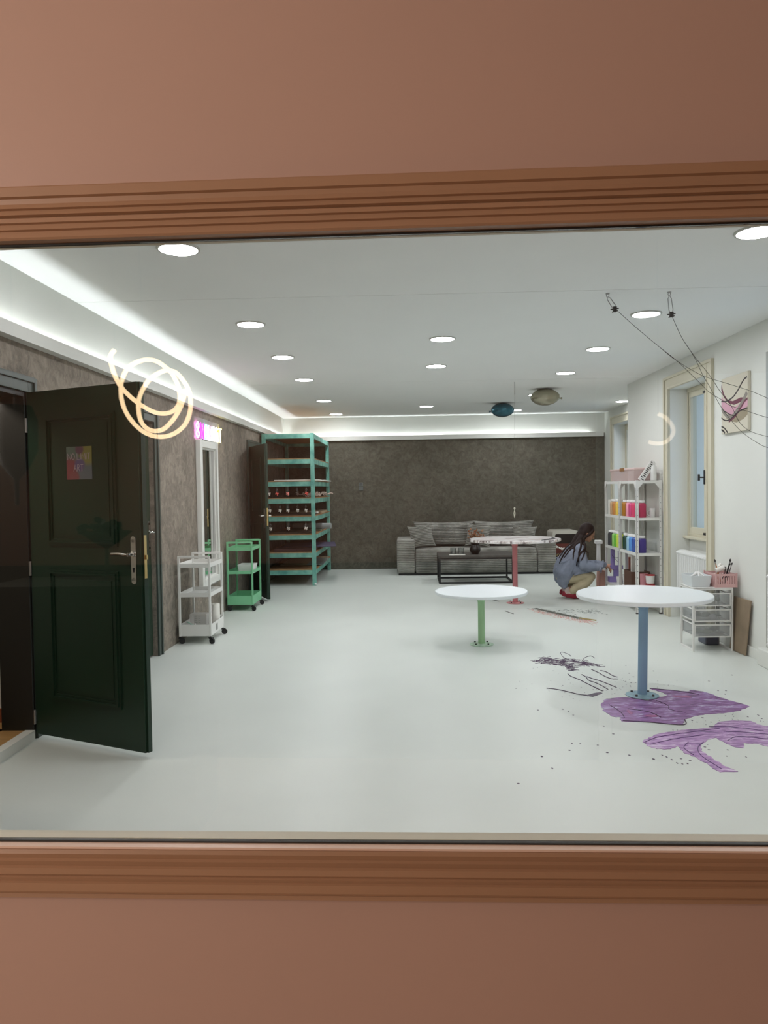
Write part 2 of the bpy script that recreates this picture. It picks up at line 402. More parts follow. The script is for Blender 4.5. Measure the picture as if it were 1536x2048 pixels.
def window(name, X, op, arch_w=0.145, recess=0.20, handle=True):
    """casement window in a niche that reaches the floor; wall face at X, glass further out"""
    y0, y1, zt = op; s = struct(name, (X, (y0+y1)/2, 0.95)); xs = X+recess
    a = MB()
    for (p, q, za, zb) in ((y0-arch_w, y0, 0, zt+arch_w), (y1, y1+arch_w, 0, zt+arch_w), (y0, y1, zt, zt+arch_w)):
        a.box(X-0.022, X, p, q, za, zb)
    o = 0.03 if arch_w > 0.1 else 0.012
    for (p, q, za, zb) in ((y0-arch_w, y0-arch_w+o, 0, zt+arch_w), (y1+arch_w-o, y1+arch_w, 0, zt+arch_w), (y0-arch_w+o, y1+arch_w-o, zt+arch_w-o, zt+arch_w)):
        a.box(X-0.036, X-0.022, p, q, za, zb)
    for (p, q, za, zb) in ((y0-0.02, y0, 0, zt+0.02), (y1, y1+0.02, 0, zt+0.02), (y0, y1, zt, zt+0.02)):
        a.box(X-0.032, X-0.022, p, q, za, zb)
    if arch_w > 0.1: a.build('architrave', M_CREAM, s, bevel=0.003)
    zs = 0.955
    MB().box(xs+0.02, X+TW, y0, y1, 0, zs-0.02).build('parapet', M_WHITE, s)
    MB().box(xs-0.06, xs+0.14, y0, y1, zs-0.03, zs).build('window_sill', M_CREAM, s, bevel=0.006)
    f = MB(); fw = 0.045
    for (p, q, za, zb) in ((y0, y0+fw, zs, zt), (y1-fw, y1, zs, zt), (y0+fw, y1-fw, zt-fw, zt), (y0+fw, y1-fw, zs, zs+0.03)):
        f.box(xs-0.005, xs+0.09, p, q, za, zb)
    f.build('window_frame', M_CREAM, s, bevel=0.003)
    ym = (y0+y1)/2
    for (p, q) in ((y0+fw, ym-0.002), (ym+0.002, y1-fw)):
        g = MB(); sw = 0.062; za, zb = zs+0.03, zt-fw
        for (a1, b1, c1, d1) in ((p, p+sw, za, zb), (q-sw, q, za, zb), (p+sw, q-sw, zb-sw, zb), (p+sw, q-sw, za, za+sw+0.01)):
            g.box(xs+0.0, xs+0.05, a1, b1, c1, d1)
        for (a1, b1, c1, d1) in ((p+sw-0.012, p+sw, za+sw, zb-sw), (q-sw, q-sw+0.012, za+sw, zb-sw)):
            g.box(xs-0.006, xs+0.0, a1, b1, c1, d1)
        sash = g.build('sash', M_CREAM, s, bevel=0.002)
        MB().box(xs+0.022, xs+0.028, p+sw-0.003, q-sw+0.003, za+sw, zb-sw).build('pane', M_WINGLASS, sash)
    m = MB().box(xs-0.022, xs-0.001, ym-0.025, ym+0.025, zs+0.03, zt-fw).build('mullion_cover', M_CREAM, s, bevel=0.004)
    if handle:
        h = MB()
        h.box(xs-0.032, xs-0.021, ym-0.014, ym+0.014, 1.545, 1.70)
        h.cyl((xs-0.03, ym, 1.62), (xs-0.085, ym, 1.62), 0.008, n=12)
        h.cyl((xs-0.085, ym, 1.655), (xs-0.085, ym, 1.585), 0.012, 0.012, n=12)
        h.build('window_handle', M_BLACKM, m, bevel=0.002)
        MB().box(xs-0.034, xs-0.02, ym-0.03, ym+0.02, zt-fw-0.07, zt-fw-0.045).build('window_latch', M_BLACKM, m)
        MB().box(xs-0.034, xs-0.02, ym-0.03, ym+0.02, zs+0.035, zs+0.06).build('window_latch', M_BLACKM, m)
    return s
window('window_1', XR, W1); window('window_2', XR, W2, arch_w=0.03); window('window_3', XA, W3)
# facade across the street and its ledges, seen through the panes
ff = MB().box(9.0, 9.3, -6, 30, -3, 1.9)
tag(ff.build('wall_outside', mat('outside_render', srgb(205, 215, 228), 0.9)), kind='structure')

# ---- baseboards of the right wall
for i, (a, b) in enumerate(((1.3, W2[0]-0.046), (W2[1]+0.046, W1[0]-0.146), (W1[1]+0.146, YJ))):
    tag(MB().box(XR-0.018, XR, a, b, 0, 0.09).build('baseboard_right', M_WHITE, bevel=0.004), kind='structure')

tag(MB().box(2.965, 3.20, W2[0]+0.02, W2[1]-0.03, 0, 0.145).build('trim_4', M_WHITE, bevel=0.008), kind='structure')
# ---- pane wall between the two rooms (turned a little against the long room)
KR = math.radians(-0.917)
TP = Matrix.Translation((0, 1.1, 0)) @ Matrix.Rotation(KR, 4, 'Z')     # local: x along wall, y into the long room
OU, OZ0, OZ1 = 1.35, 0.96, 1.985
w = MB()
w.box(-2.9, -OU, 0.028, 0.15, 0, 3.1).box(OU, 4.2, 0.028, 0.15, 0, 3.1)
w.box(-OU, OU, 0.028, 0.15, 0, OZ0).box(-OU, OU, 0.028, 0.15, OZ1, 3.1)
w.xf(TP); tag(w.build('wall_front', M_PINK), kind='structure')
wl = struct('window_4', (0, 1.1, 1.0), KR)
top = [(1.998,.028),(1.998,.002),(1.996,0),(1.983,0),(1.981,.008),(1.974,.010),(1.967,.005),(1.9655,.0125),(1.958,.007),(1.956,.017),(1.954,.012),(1.9475,.011),(1.946,.018),(1.938,.014),(1.9365,.021),(1.927,.017),(1.924,.021),(1.924,.036),(1.99,.036)]
bot = [(.943,.028),(.943,.014),(.949,.016),(.9505,.011),(.9535,.003),(.957,0),(.969,.001),(.9705,.0075),(.976,.004),(.9775,.010),(.981,.006),(.990,.007),(.992,.014),(1.0005,.008),(1.003,.015),(1.011,.010),(1.0158,.015),(1.0158,.036),(.95,.036)]
def mould(prof, name, U=1.30):
    prof = [(z, v if v > 0.027 else v*0.6) for z, v in prof]
    b = MB(); b.extr(prof, (-U, 0, 0), (U, 0, 0), (0, 0, 1), (0, 1, 0)); b.xf(TP)
    return b.build(name, M_MOULD, wl)
mould(top, 'top_moulding'); mould(bot, 'bottom_moulding')
side = [(z-1.924, v) for z, v in top]
for sgn in (-1, 1):
    b = MB(); b.extr(side, (sgn*1.30, 0, 0.943), (sgn*1.30, 0, 1.998), (sgn, 0, 0), (0, 1, 0)); b.xf(TP); b.build('side_moulding', M_MOULD, wl)
b = MB().box(-1.3, 1.3, 0.012, 0.036, 1.0160, 1.0192); b.xf(TP); b.build('pale_fillet', mat('pale_pink_fillet', srgb(226, 196, 176), 0.4), wl)
b = MB()
b.box(-1.3, 1.3, .0300, .0361, 1.9215, 1.925).box(-1.3, 1.3, .0270, .0361, 1.0192, 1.0216)
b.xf(TP); b.build('gasket', M_GASKET, wl)
b = MB()
b.box(-1.38, 1.38, .0362, .044, 1.9208, 2.02).box(-1.38, 1.38, .0362, .060, .93, 1.0222)
b.box(-1.38, -1.3, .0362, .057, 1.0222, 1.9208).box(1.3, 1.38, .0362, .057, 1.0222, 1.9208)
b.xf(TP); b.build('inner_frame', M_CREAM, wl)
b = MB().box(-1.3, 1.3, .0300, .0352, 1.0218, 1.9212); b.xf(TP); b.build('pane', M_GLASS, wl)

# ---- the room on the photographer's side (seen mirrored in the pane)
b = MB().box(-2.9, -2.7, -2.1, 1.2, 1.13, 3.1).box(2.9, 3.1, -2.1, 1.1, 1.13, 3.1).box(-2.9, 3.1, -2.3, -2.1, 1.13, 3.1)
tag(b.build('wall_near_room', M_PINK), kind='structure')
b = MB().box(-2.9, -2.68, -2.1, 1.12, 0, 1.13).box(2.88, 3.1, -2.1, 1.08, 0, 1.13).box(-2.9, 3.1, -2.3, -2.08, 0, 1.13)
tag(b.build('wall_near_room_wainscot', M_GREENWALL), kind='structure')
tag(MB().box(-2.9, 3.1, -2.3, 1.12, 3.0, 3.1).build('ceiling_near_room', mat('near_ceiling', srgb(205, 190, 175), 0.8)), kind='structure')
tag(MB().box(-2.9, 3.1, -2.3, 1.10, -0.12, 0).build('floor_near_room', mat('near_floor', srgb(190, 160, 130), 0.6)), kind='structure')
dd = struct('door_4', (1.55, -2.07, 0))
b = MB().box(0.95, 2.2, -2.08, -2.05, 0, 2.15)
for p, q in ((1.02, 1.55), (1.62, 2.13)):
    for za, zb in ((0.15, 0.95), (1.05, 1.45), (1.55, 2.05)):
        b.box(p, q, -2.05, -2.035, za, za+0.03).box(p, q, -2.05, -2.035, zb-0.03, zb).box(p, p+0.03, -2.05, -2.035, za, zb).box(q-0.03, q, -2.05, -2.035, za, zb)
b.build('leaf', mat('white_panel_door', srgb(232, 236, 238), 0.4), dd)

# ---- vestibule behind door 1
b = MB().box(-4.4, XL-WT, 4.90, 5.0, 0, 2.6).box(-4.4, -4.3, 3.1, 5.0, 0, 2.6).box(-4.4, XL-WT, 3.1, 3.2, 0, 2.6).box(-4.4, XL-WT, 3.1, 5.0, 2.5, 2.6)
tag(b.build('wall_vestibule', M_WHITE), kind='structure')
tag(MB().box(-4.4, XL-0.05, D1[0], D1[1], -0.1, 0.06).box(-4.4, XL-WT, 3.1, 4.9, -0.1, 0.06).build('floor_vestibule', mat('oak_floor', srgb(176, 136, 84), 0.45, var=0.15, vscale=3, stretch=(1, 8, 1))), kind='structure')
tag(MB().box(-4.3, XL-WT-0.001, 4.882, 4.90, 0.06, 0.15).build('baseboard_vestibule', mat('terracotta_baseboard', srgb(150, 78, 48), 0.6)), kind='structure')
tag(MB().box(XL-0.05, XL+0.012, D1[0], D1[1]-0.03, -0.02, 0.062).build('trim_3', M_WHITE), kind='structure')
rug = MB().box(-3.3, XL-0.09, 3.85, 4.42, 0.061, 0.072)
tag(rug.build('doormat', mat('red_brown_mat', srgb(110, 44, 38), 0.95, bump=0.3, bscale=200)), 'dark red mat on the wooden floor behind the open green door', 'mat')

# ---- doors
def panel_moulding(b, u0, u1, z0, z1, yface, sgn, m=0):
    """raised rectangular moulding on a leaf face at local y=yface"""
    for d, h, wd in ((0.0, 0.010, 0.016), (0.016, 0.018, 0.012), (0.028, 0.007, 0.014)):
        a, bb, c1, d1 = u0+d, u1-d, z0+d, z1-d
        ya, yb = sorted((yface, yface+sgn*h))
        b.box(a, bb, ya, yb, c1, c1+wd, m).box(a, bb, ya, yb, d1-wd, d1, m)
        b.box(a, a+wd, ya, yb, c1+wd, d1-wd, m).box(bb-wd, bb, ya, yb, c1+wd, d1-wd, m)
def make_door(name, hinge, ang, W, z0, z1, opening, panels, handle_u, handle_z, wallx=XL, archw=0.095, side_far=True, jamb=True):
    s = struct(name, (hinge[0], hinge[1], 0.0), 0.0)
    y0, y1, zt = opening
    a = MB()
    for t, wd0, wd1 in ((0.018, 0.0, archw), (0.030, archw-0.03, archw)):
        a.box(wallx, wallx+t, y0-wd1, y0-wd0, 0, zt+wd1).box(wallx, wallx+t, y1+wd0, y1+wd1, 0, zt+wd1).box(wallx, wallx+t, y0-wd0, y1+wd0, zt+wd0, zt+wd1)
    a.build('architrave', M_DOORFRAME, s, bevel=0.003)
    if jamb:
        j = MB().box(wallx-WT, wallx+0.002, y1-0.03, y1, 0.0, zt).box(wallx-WT, wallx+0.002, y0, y0+0.03, 0.0, zt).box(wallx-WT, wallx+0.002, y0+0.03, y1-0.03, zt-0.03, zt)
        j.build('jamb', M_DARKWOOD, s)
    # leaf in its own frame: x along width, y thickness, rotated about the hinge
    T = Matrix.Translation((hinge[0], hinge[1], 0)) @ Matrix.Rotation(ang, 4, 'Z')
    th = 0.042
    L = MB().box(0, W-0.012, 0, th, z0, z1).box(W-0.012, W, 0.012, th, z0, z1)
    for (u0, u1, za, zb) in panels:
        panel_moulding(L, u0, u1, za, zb, 0.0, -1); panel_moulding(L, u0, u1, za, zb, th, 1)
        L.box(u0+0.06, u1-0.06, -0.004, 0, za+0.06, zb-0.06)
    L.xf(T); leaf = L.build('leaf', M_DOOR, s, bevel=0.002)
    for sg, yf in ((-1, 0.0), (1, th)):
        H = MB(); ya, yb = sorted((yf, yf+sg*0.006))
        H.box(handle_u-0.019, handle_u+0.019, ya, yb, handle_z-0.155, handle_z+0.085)
        H.cyl((handle_u, yf, handle_z-0.155), (handle_u, yf+sg*0.006, handle_z-0.155), 0.019, n=20)
        H.cyl((handle_u, yf, handle_z+0.085), (handle_u, yf+sg*0.006, handle_z+0.085), 0.019, n=20)
        H.cyl((handle_u, yf, handle_z), (handle_u, yf+sg*0.05, handle_z), 0.010, n=16)
        H.cyl((handle_u, yf+sg*0.006, handle_z), (handle_u, yf+sg*0.016, handle_z), 0.017, n=16)
        H.tube(smooth_curve([(handle_u+0.008, yf+sg*0.048, handle_z), (handle_u-0.02, yf+sg*0.052, handle_z), (handle_u-0.07, yf+sg*0.05, handle_z+0.004), (handle_u-0.13, yf+sg*0.046, handle_z+0.002)], 4), 0.009, 12)
        H.xf(T); H.build('door_handle', M_CHROME, s)
        K = MB(); K.cyl((handle_u, yf, handle_z-0.085), (handle_u, yf+sg*0.008, handle_z-0.085), 0.008, n=14)
        K.box(handle_u-0.003, handle_u+0.003, min(yf, yf+sg*0.009), max(yf, yf+sg*0.009), handle_z-0.105, handle_z-0.085)
        K.xf(T); K.build('keyhole', M_BLACKM, s)
    E = MB().box(W-0.001, W+0.002, 0.014, 0.034, handle_z-0.14, handle_z+0.11).box(W, W+0.014, 0.018, 0.030, handle_z-0.03, handle_z-0.005)
    E.xf(T); E.build('lock_plate', M_BRASS, s)
    Hn = MB()
    for hz in (z0+0.06, z0+1.0, z1-0.25): Hn.cyl((-0.008, -0.004, hz), (-0.008, -0.004, hz+0.09), 0.009, n=12)
    Hn.xf(T); Hn.build('hinge', M_STEEL, s)
    return s
P2 = [(0.155, 0.735, 1.235, 2.03), (0.155, 0.735, 0.275, 1.09)]
make_door('door_1', (XL+0.02, 4.72), math.atan2(-0.414, 0.910), 0.92, 0.040, 2.185, D1, P2, 0.857, 1.195)
make_door('door_2', (XL-0.035, D2[0]+0.01), PI/2, 0.86, 0.02, 2.19, D2, [(0.13, 0.72, 1.20, 2.03), (0.13, 0.72, 0.22, 1.05)], 0.80, 1.18, jamb=False)
make_door('door_3', (XL+0.02, 11.42), math.atan2(-0.908, 0.418), 0.93, 0.035, 2.205, D3, P2, 0.86, 1.20)

# ================================================================ LIGHTS IN THE CEILING
def downlight(name='ceiling_light'):
    t = thing(name, (0, 0, ZC), 'x', 'ceiling light', 'round recessed ceiling lights')
    MB().lathe([(0.108, 0.0), (0.108, -0.010), (0.120, -0.010), (0.1235, -0.004), (0.1235, 0.0)], n=40).build('trim_ring', M_TRIMR, t, world=False)
    MB().lathe([(0.0, -0.008), (0.06, -0.0085), (0.108, -0.008)], n=40).build('diffuser', M_DISC, t, world=False)
    return t
DL = [(-1.285, 4.36, 'round ceiling light nearest the viewer in the left row, above the open green door side'),
      (-1.283, 6.36, 'round ceiling light second from the viewer in the left row'),
      (-1.277, 7.95, 'round ceiling light third from the viewer in the left row, beside the pink glow'),
      (-1.276, 9.60, 'round ceiling light fourth from the viewer in the left row'),
      (-1.282, 11.90, 'round ceiling light fifth in the left row, in front of the teal rack'),
      (-1.292, 14.02, 'round ceiling light furthest back in the left row, by the back cove'),
      (0.343, 7.16, 'round ceiling light in the middle row, the nearer of the close pair'),
      (0.341, 8.74, 'round ceiling light in the middle row, the farther of the close pair'),
      (0.338, 12.97, 'small round ceiling light alone at the back of the middle row'),
      (1.947, 4.32, 'round ceiling light cut by the right edge of the picture'),
      (1.952, 6.31, 'round ceiling light between the two ceiling hooks'),
      (1.947, 7.86, 'round ceiling light in the right row, behind the one between the hooks'),
      (1.948, 9.46, 'round ceiling light in the right row, just before the grey balloon'),
      (1.958, 11.65, 'round ceiling light partly hidden behind the grey balloon'),
      (1.958, 13.90, 'round ceiling light partly hidden behind the teal balloon'),
      (3.561, 12.78, 'round ceiling light in the far right recess beside the wall corner')]
DL += [(-1.285, 2.35, 'round ceiling light close to the interior pane, left row, above the picture'), (1.947, 2.35, 'round ceiling light close to the interior pane, right row, above the picture')]
dl0 = downlight()
for i, (x, y, lab) in enumerate(DL):
    o = dl0 if i == 0 else copy_tree(dl0)
    o.location = (x, y, ZC); o['label'] = lab

# ================================================================ ROUND TABLES
def round_table(x, y, h, r, colr, label, top_m, lean=0.0, thick=0.032):
    t = thing('round_table', (x, y, 0), label, 'table', 'round tables on coloured posts')
    MB().lathe([(0.0, h-thick), (r-0.006, h-thick), (r, h-thick+0.005), (r, h-0.005), (r-0.005, h), (0.0, h)], (x+lean, y, 0), 96).build('tabletop', top_m, t)
    mc = mat('post_'+colr[0], colr[1], 0.45, var=0.05, vscale=6)
    MB().cyl((x, y, 0.008), (x+lean, y, h-thick), 0.034, n=32).build('post', mc, t)
    MB().cyl((x+lean*0.93, y, h-thick-0.075), (x+lean, y, h-thick), 0.039, n=32).build('collar', mc, t)
    b = MB().lathe([(0.0, 0.0), (0.115, 0.0), (0.118, 0.006), (0.10, 0.010), (0.04, 0.014), (0.0, 0.014)], (x, y, 0), 32)
    base = b.build('base_plate', mat('base_'+colr[0], colr[2], 0.5, var=0.25, vscale=20), t)
    for k in range(4):
        a = PI/4+k*PI/2; px, py = x+0.085*math.cos(a), y+0.085*math.sin(a)
        MB().cyl((px, py, 0.009), (px, py, 0.022), 0.009, n=6).build('bolt', M_BLACKM, base)
    return t
G = srgb(160, 198, 152); B_ = srgb(128, 164, 190); Pk = srgb(192, 118, 122)
MARB = paint_mat('poured_paint_top', [srgb(120, 108, 106), srgb(206, 196, 192), srgb(236, 232, 230), srgb(240, 238, 238), srgb(222, 190, 184)], 2.2, 0.4, (1, 2.4, 1), 0.25)
round_table(0.707, 7.531, 0.535, 0.452, ('green', G, srgb(180, 205, 180)), 'low white round table on a green post', M_TOPW)
round_table(1.704, 5.643, 0.755, 0.478, ('blue', B_, srgb(128, 160, 172)), 'white round table on a blue post standing in purple paint', M_TOPW, 0.012)
tp = round_table(1.414, 10.216, 0.862, 0.603, ('pink', Pk, srgb(196, 130, 130)), 'tall round table on a pink post, its top smeared with marbled paint', MARB)
# dried drips over the rim and a dark smear on the pink table's top
b = MB(); rr = random.Random(3)
for k in range(46):
    a = rr.uniform(0, 2*PI); L = rr.uniform(0.012, 0.03)
    px, py = 1.414+0.6035*math.cos(a), 10.216+0.6035*math.sin(a)
    b.tube([(px-0.02*math.cos(a), py-0.02*math.sin(a), 0.8625), (px, py, 0.860), (px, py, 0.860-L)], [0.003, 0.004, 0.003], 6)
b.build('paint_drips', mat('dark_paint_drips', srgb(86, 66, 66), 0.4), tp)['kind'] = 'stuff'
b = MB()
for off in (0, 0.03, 0.05):
    pts = smooth_curve([(1.70+off, 9.78+off*0.5, 0.8625), (1.80+off, 9.93, 0.8625), (1.88+off, 10.10, 0.8625), (1.93, 10.28+off, 0.8625)], 5)
    b.tube([(p.x, p.y, 0.8622) for p in pts], 0.010-off*0.1, 6)
b.build('grey_smear', mat('grey_smear_paint', srgb(72, 72, 74), 0.4), tp)

# ================================================================ SPILT PAINT ON THE FLOOR
B1 = [(1.363,5.456),(1.420,5.559),(1.516,5.589),(1.616,5.586),(1.640,5.539),(1.705,5.506),(1.774,5.568),(1.889,5.649),(1.875,5.722),(1.822,5.798),(1.818,5.849),(1.868,5.822),(1.981,5.768),(2.068,5.741),(2.131,5.789),(2.193,5.713),(2.237,5.570),(2.286,5.478),(2.350,5.345),(2.247,5.243),(2.106,5.186),(1.983,5.168),(1.884,5.119),(1.803,5.055),(1.754,4.934),(1.679,4.957),(1.548,5.004),(1.380,5.026),(1.398,5.114),(1.345,5.131),(1.327,5.243),(1.338,5.369)]
B2 = [(1.393,4.611),(1.451,4.690),(1.552,4.772),(1.715,4.838),(1.832,4.861),(1.930,4.887),(1.995,4.995),(2.099,5.030),(2.214,5.009),(2.225,4.935),(2.270,4.898),(2.361,4.809),(2.192,4.506),(2.095,4.522),(2.060,4.569),(1.985,4.586),(1.941,4.494),(1.902,4.510),(1.873,4.587),(1.860,4.684),(1.795,4.652),(1.706,4.528),(1.682,4.438),(1.697,4.324),(1.711,4.215),(1.753,4.124),(1.653,4.117),(1.636,4.216),(1.611,4.353),(1.568,4.425),(1.575,4.530),(1.519,4.485),(1.438,4.487),(1.402,4.533)]
def ragged(poly, amp, sub, seed):
    r = random.Random(seed); out = []
    n = len(poly)
    for i in range(n):
        a, b2 = Vector(poly[i]), Vector(poly[(i+1) % n]); d = b2-a; L = d.length
        nn = Vector((-d.y, d.x)).normalized() if L > 0 else Vector((0, 1))
        for k in range(sub):
            t = k/sub; out.append(tuple(a+d*t+nn*(r.uniform(-amp, amp) if k else 0)))
    return out
PURP = paint_mat('purple_paint_pool', [srgb(70, 40, 86), srgb(118, 66, 132), srgb(140, 88, 152), srgb(160, 130, 186), srgb(206, 204, 222)], 7.0, 0.3, (1, 3.4, 1))
LILAC = paint_mat('lilac_paint_pool', [srgb(84, 60, 108), srgb(140, 96, 158), srgb(172, 128, 184), srgb(206, 176, 212), srgb(224, 218, 230)], 9.0, 0.35, (1, 5.0, 1))
DKPURP = mat('dark_purple_paint', srgb(66, 46, 72), 0.4)
p1 = MB().prism(ragged(B1, 0.010, 4, 1), 0.0, 0.0022).build('paint_spill', PURP)
tag(p1, 'broad purple paint pool on the floor around the foot of the blue table post', 'paint spill')
b = MB()
for (pts, r) in (([(1.50, 5.30, .003), (1.62, 5.22, .003), (1.66, 5.10, .003)], .006), ([(1.40, 5.40, .003), (1.43, 5.22, .003), (1.42, 5.10, .003)], .005),
                 ([(1.76, 5.5, .003), (1.80, 5.38, .003), (1.78, 5.28, .003), (1.86, 5.2, .003)], .004), ([(1.39, 5.03, .003), (1.55, 4.995, .003), (1.75, 4.935, .003), (1.80, 5.05, .003)], .006),
                 ([(1.82, 5.83, .003), (1.98, 5.76, .003), (2.12, 5.65, .003)], .006), ([(1.6, 5.57, .003), (1.64, 5.54, .003), (1.705, 5.50, .003), (1.79, 5.56, .003)], .004)):
    b.tube(smooth_curve(pts, 5), r*0.5, 6)
b.build('dark_rim', DKPURP, p1)
for c_, r_ in (((1.61, 5.13), (0.055, 0.024)), ((1.98, 5.60), (0.075, 0.040)), ((1.49, 5.22), (0.02, 0.06))):
    rg = random.Random(int(c_[0]*100)); pl = []
    for k in range(22): a = 2*PI*k/22; q = rg.uniform(0.55, 1.15); pl.append((c_[0]+r_[0]*q*math.cos(a), c_[1]+r_[1]*q*math.sin(a)))
    MB().prism(pl, 0.0018, 0.0030).build('magenta_patch', mat('magenta_paint', srgb(160, 84, 138), 0.35, var=0.2, vscale=20), p1)
p2 = MB().prism(ragged(B2, 0.008, 4, 2), 0.0, 0.0022).build('paint_spill', LILAC)
tag(p2, 'lilac paint spill swept into curved arms, running out of the picture on the right', 'paint spill')
b = MB()
for pts in ([(1.40,4.60,.003),(1.52,4.70,.003),(1.75,4.79,.003),(1.95,4.86,.003)], [(1.42,4.56,.003),(1.60,4.66,.003),(1.80,4.73,.003)], [(1.75,4.60,.003),(1.68,4.50,.003),(1.65,4.36,.003),(1.68,4.16,.003)],
            [(1.66,4.60,.003),(1.60,4.50,.003),(1.61,4.38,.003)], [(1.9,4.62,.003),(2.0,4.70,.003),(2.15,4.65,.003),(2.3,4.62,.003)], [(1.9,4.9,.003),(2.05,4.88,.003),(2.2,4.80,.003)], [(1.95,4.8,.003),(2.1,4.77,.003),(2.28,4.70,.003)]):
    b.tube(smooth_curve(pts, 6), 0.0024, 6)
b.build('dark_streaks', mat('violet_streak_paint', srgb(92, 62, 118), 0.4), p2)

LN = [[(1.043,5.862),(1.111,5.828),(1.180,5.760),(1.251,5.680),(1.302,5.655)],[(1.299,6.315),(1.305,6.229),(1.348,6.117),(1.384,5.984),(1.419,5.856),(1.445,5.770)],[(1.406,6.282),(1.421,6.197),(1.419,6.088),(1.456,6.008),(1.482,5.904),(1.498,5.817)],[(1.431,6.211),(1.461,6.141),(1.508,6.059),(1.547,5.953),(1.576,5.869)],[(1.526,6.454),(1.557,6.335),(1.576,6.220),(1.608,6.136),(1.660,6.129)],[(1.591,6.416),(1.626,6.362),(1.647,6.232),(1.670,6.189)],[(1.450,6.773),(1.427,6.808),(1.392,6.894),(1.387,6.981),(1.400,7.125),(1.431,7.123),(1.463,7.014),(1.460,6.961)],[(1.523,6.787),(1.576,6.904),(1.638,6.971),(1.655,6.918),(1.655,6.884)]]
b = MB()
for i, l in enumerate(LN):
    b.tube([(p.x, p.y, 0.001) for p in smooth_curve([(x, y, 0) for x, y in l], 6)], 0.0042 if i < 6 else 0.0028, 6)
dr_ = b; b = MB(); b.prism(ragged([(1.289,5.656),(1.365,5.712),(1.423,5.746),(1.431,5.715),(1.385,5.665),(1.338,5.615)], 0.004, 3, 4), 0, 0.002)
tri_ = b; b = dr_; pd = tag(b.build('paint_dribble', DKPURP), 'thin dark dribbled paint lines running across the floor left of the blue post', 'paint dribble')
tri_.build('smear', DKPURP, pd)
BAND = [[(1.084,6.771),(1.147,6.745),(1.221,6.782),(1.305,6.720),(1.357,6.615),(1.353,6.491)],[(1.158,6.852),(1.236,6.866),(1.317,6.779),(1.398,6.809),(1.464,6.773),(1.534,6.688),(1.609,6.574)],[(1.187,6.718),(1.268,6.682),(1.328,6.616),(1.333,6.461)],[(1.393,6.645),(1.472,6.674),(1.537,6.640)]]
b = MB(); r = random.Random(11)
for l in BAND:
    pts = smooth_curve([(x, y, 0) for x, y in l], 10)
    b.tube([(p.x, p.y, 0.001) for p in pts], 0.0028, 6)
    for p in pts:
        for _ in range(2):
            a = r.uniform(-0.9, 0.9); L = r.uniform(0.01, 0.07); q = Vector((p.x+r.uniform(-.02, .02), p.y+r.uniform(-.07, .07), 0.001))
            b.tube([q, q+Vector((math.cos(a)*L, math.sin(a)*L, 0))], r.uniform(0.001, 0.0028), 5)
tag(b.build('paint_scribble', mat('mauve_scribble_paint', srgb(92, 70, 96), 0.4)), 'tangled purple paint scribble on the floor between the green and blue posts', 'paint scribble')
FAR = [(1.601,9.714),(1.689,9.549),(1.772,9.378),(1.848,9.241),(1.912,9.133),(1.998,8.952),(2.071,8.875),(2.135,8.799)]
b = MB(); pts = smooth_curve([(x, y, 0) for x, y in FAR], 8)
for off, rd, m in ((0, 0.009, 0), (0.022, 0.005, 0), (-0.02, 0.004, 0)):
    b.tube([(p.x+off, p.y, 0.001) for p in pts[:int(len(pts)*0.72)]], rd, 6, m)
b.tube([(p.x, p.y, 0.001) for p in pts[int(len(pts)*0.7):]], 0.011, 6, 1)
for p in pts[:int(len(pts)*0.8)]:
    for _ in range(9):
        q = Vector((p.x+r.gauss(0, 0.03), p.y+r.gauss(0, 0.05), 0.001)); b.ell(q, (r.uniform(.006, .022), r.uniform(.004, .010), .001), nu=8, nv=4, m=0)
for p in pts:
    for _ in range(7):
        q = Vector((p.x-0.06+r.gauss(0, 0.03), p.y-0.10+r.gauss(0, 0.08), 0.001)); b.ell(q, (r.uniform(.004, .012), r.uniform(.004, .014), .001), nu=8, nv=4, m=2)
for _ in range(110):
    t = r.random(); q = Vector((1.85+t*0.5+r.gauss(0, .04), 9.5-0.05*t+r.gauss(0, 0.10), 0.001)); b.ell(q, (r.uniform(.004, .014), r.uniform(.004, .012), .001), nu=8, nv=4, m=3)
tag(b.build('paint_streak', [mat('charcoal_paint', srgb(96, 98, 90), 0.45), mat('ochre_paint', srgb(150, 130, 70), 0.45), mat('salmon_paint', srgb(208, 150, 140), 0.45), mat('bottle_green_paint', srgb(66, 84, 78), 0.45)]),
    'long charcoal, pink and yellow paint streak on the floor in front of the crouching person', 'paint streak')
b = MB().tube([(1.194, 9.564, .001), (1.23, 9.44, .001), (1.267, 9.330, .001)], 0.005, 6)
tag(b.build('paint_dash', mat('brown_black_paint', srgb(60, 50, 44), 0.4)), 'short dark paint dash on the floor in front of the pink post', 'paint mark')
b = MB().tube([(1.071, 10.613, .001), (1.15, 10.48, .001), (1.214, 10.367, .001)], 0.006, 6)
tag(b.build('paint_dash', mat('brown_black_paint', srgb(60, 50, 44), 0.4)), 'short brown paint dash on the floor left of the pink post', 'paint mark')
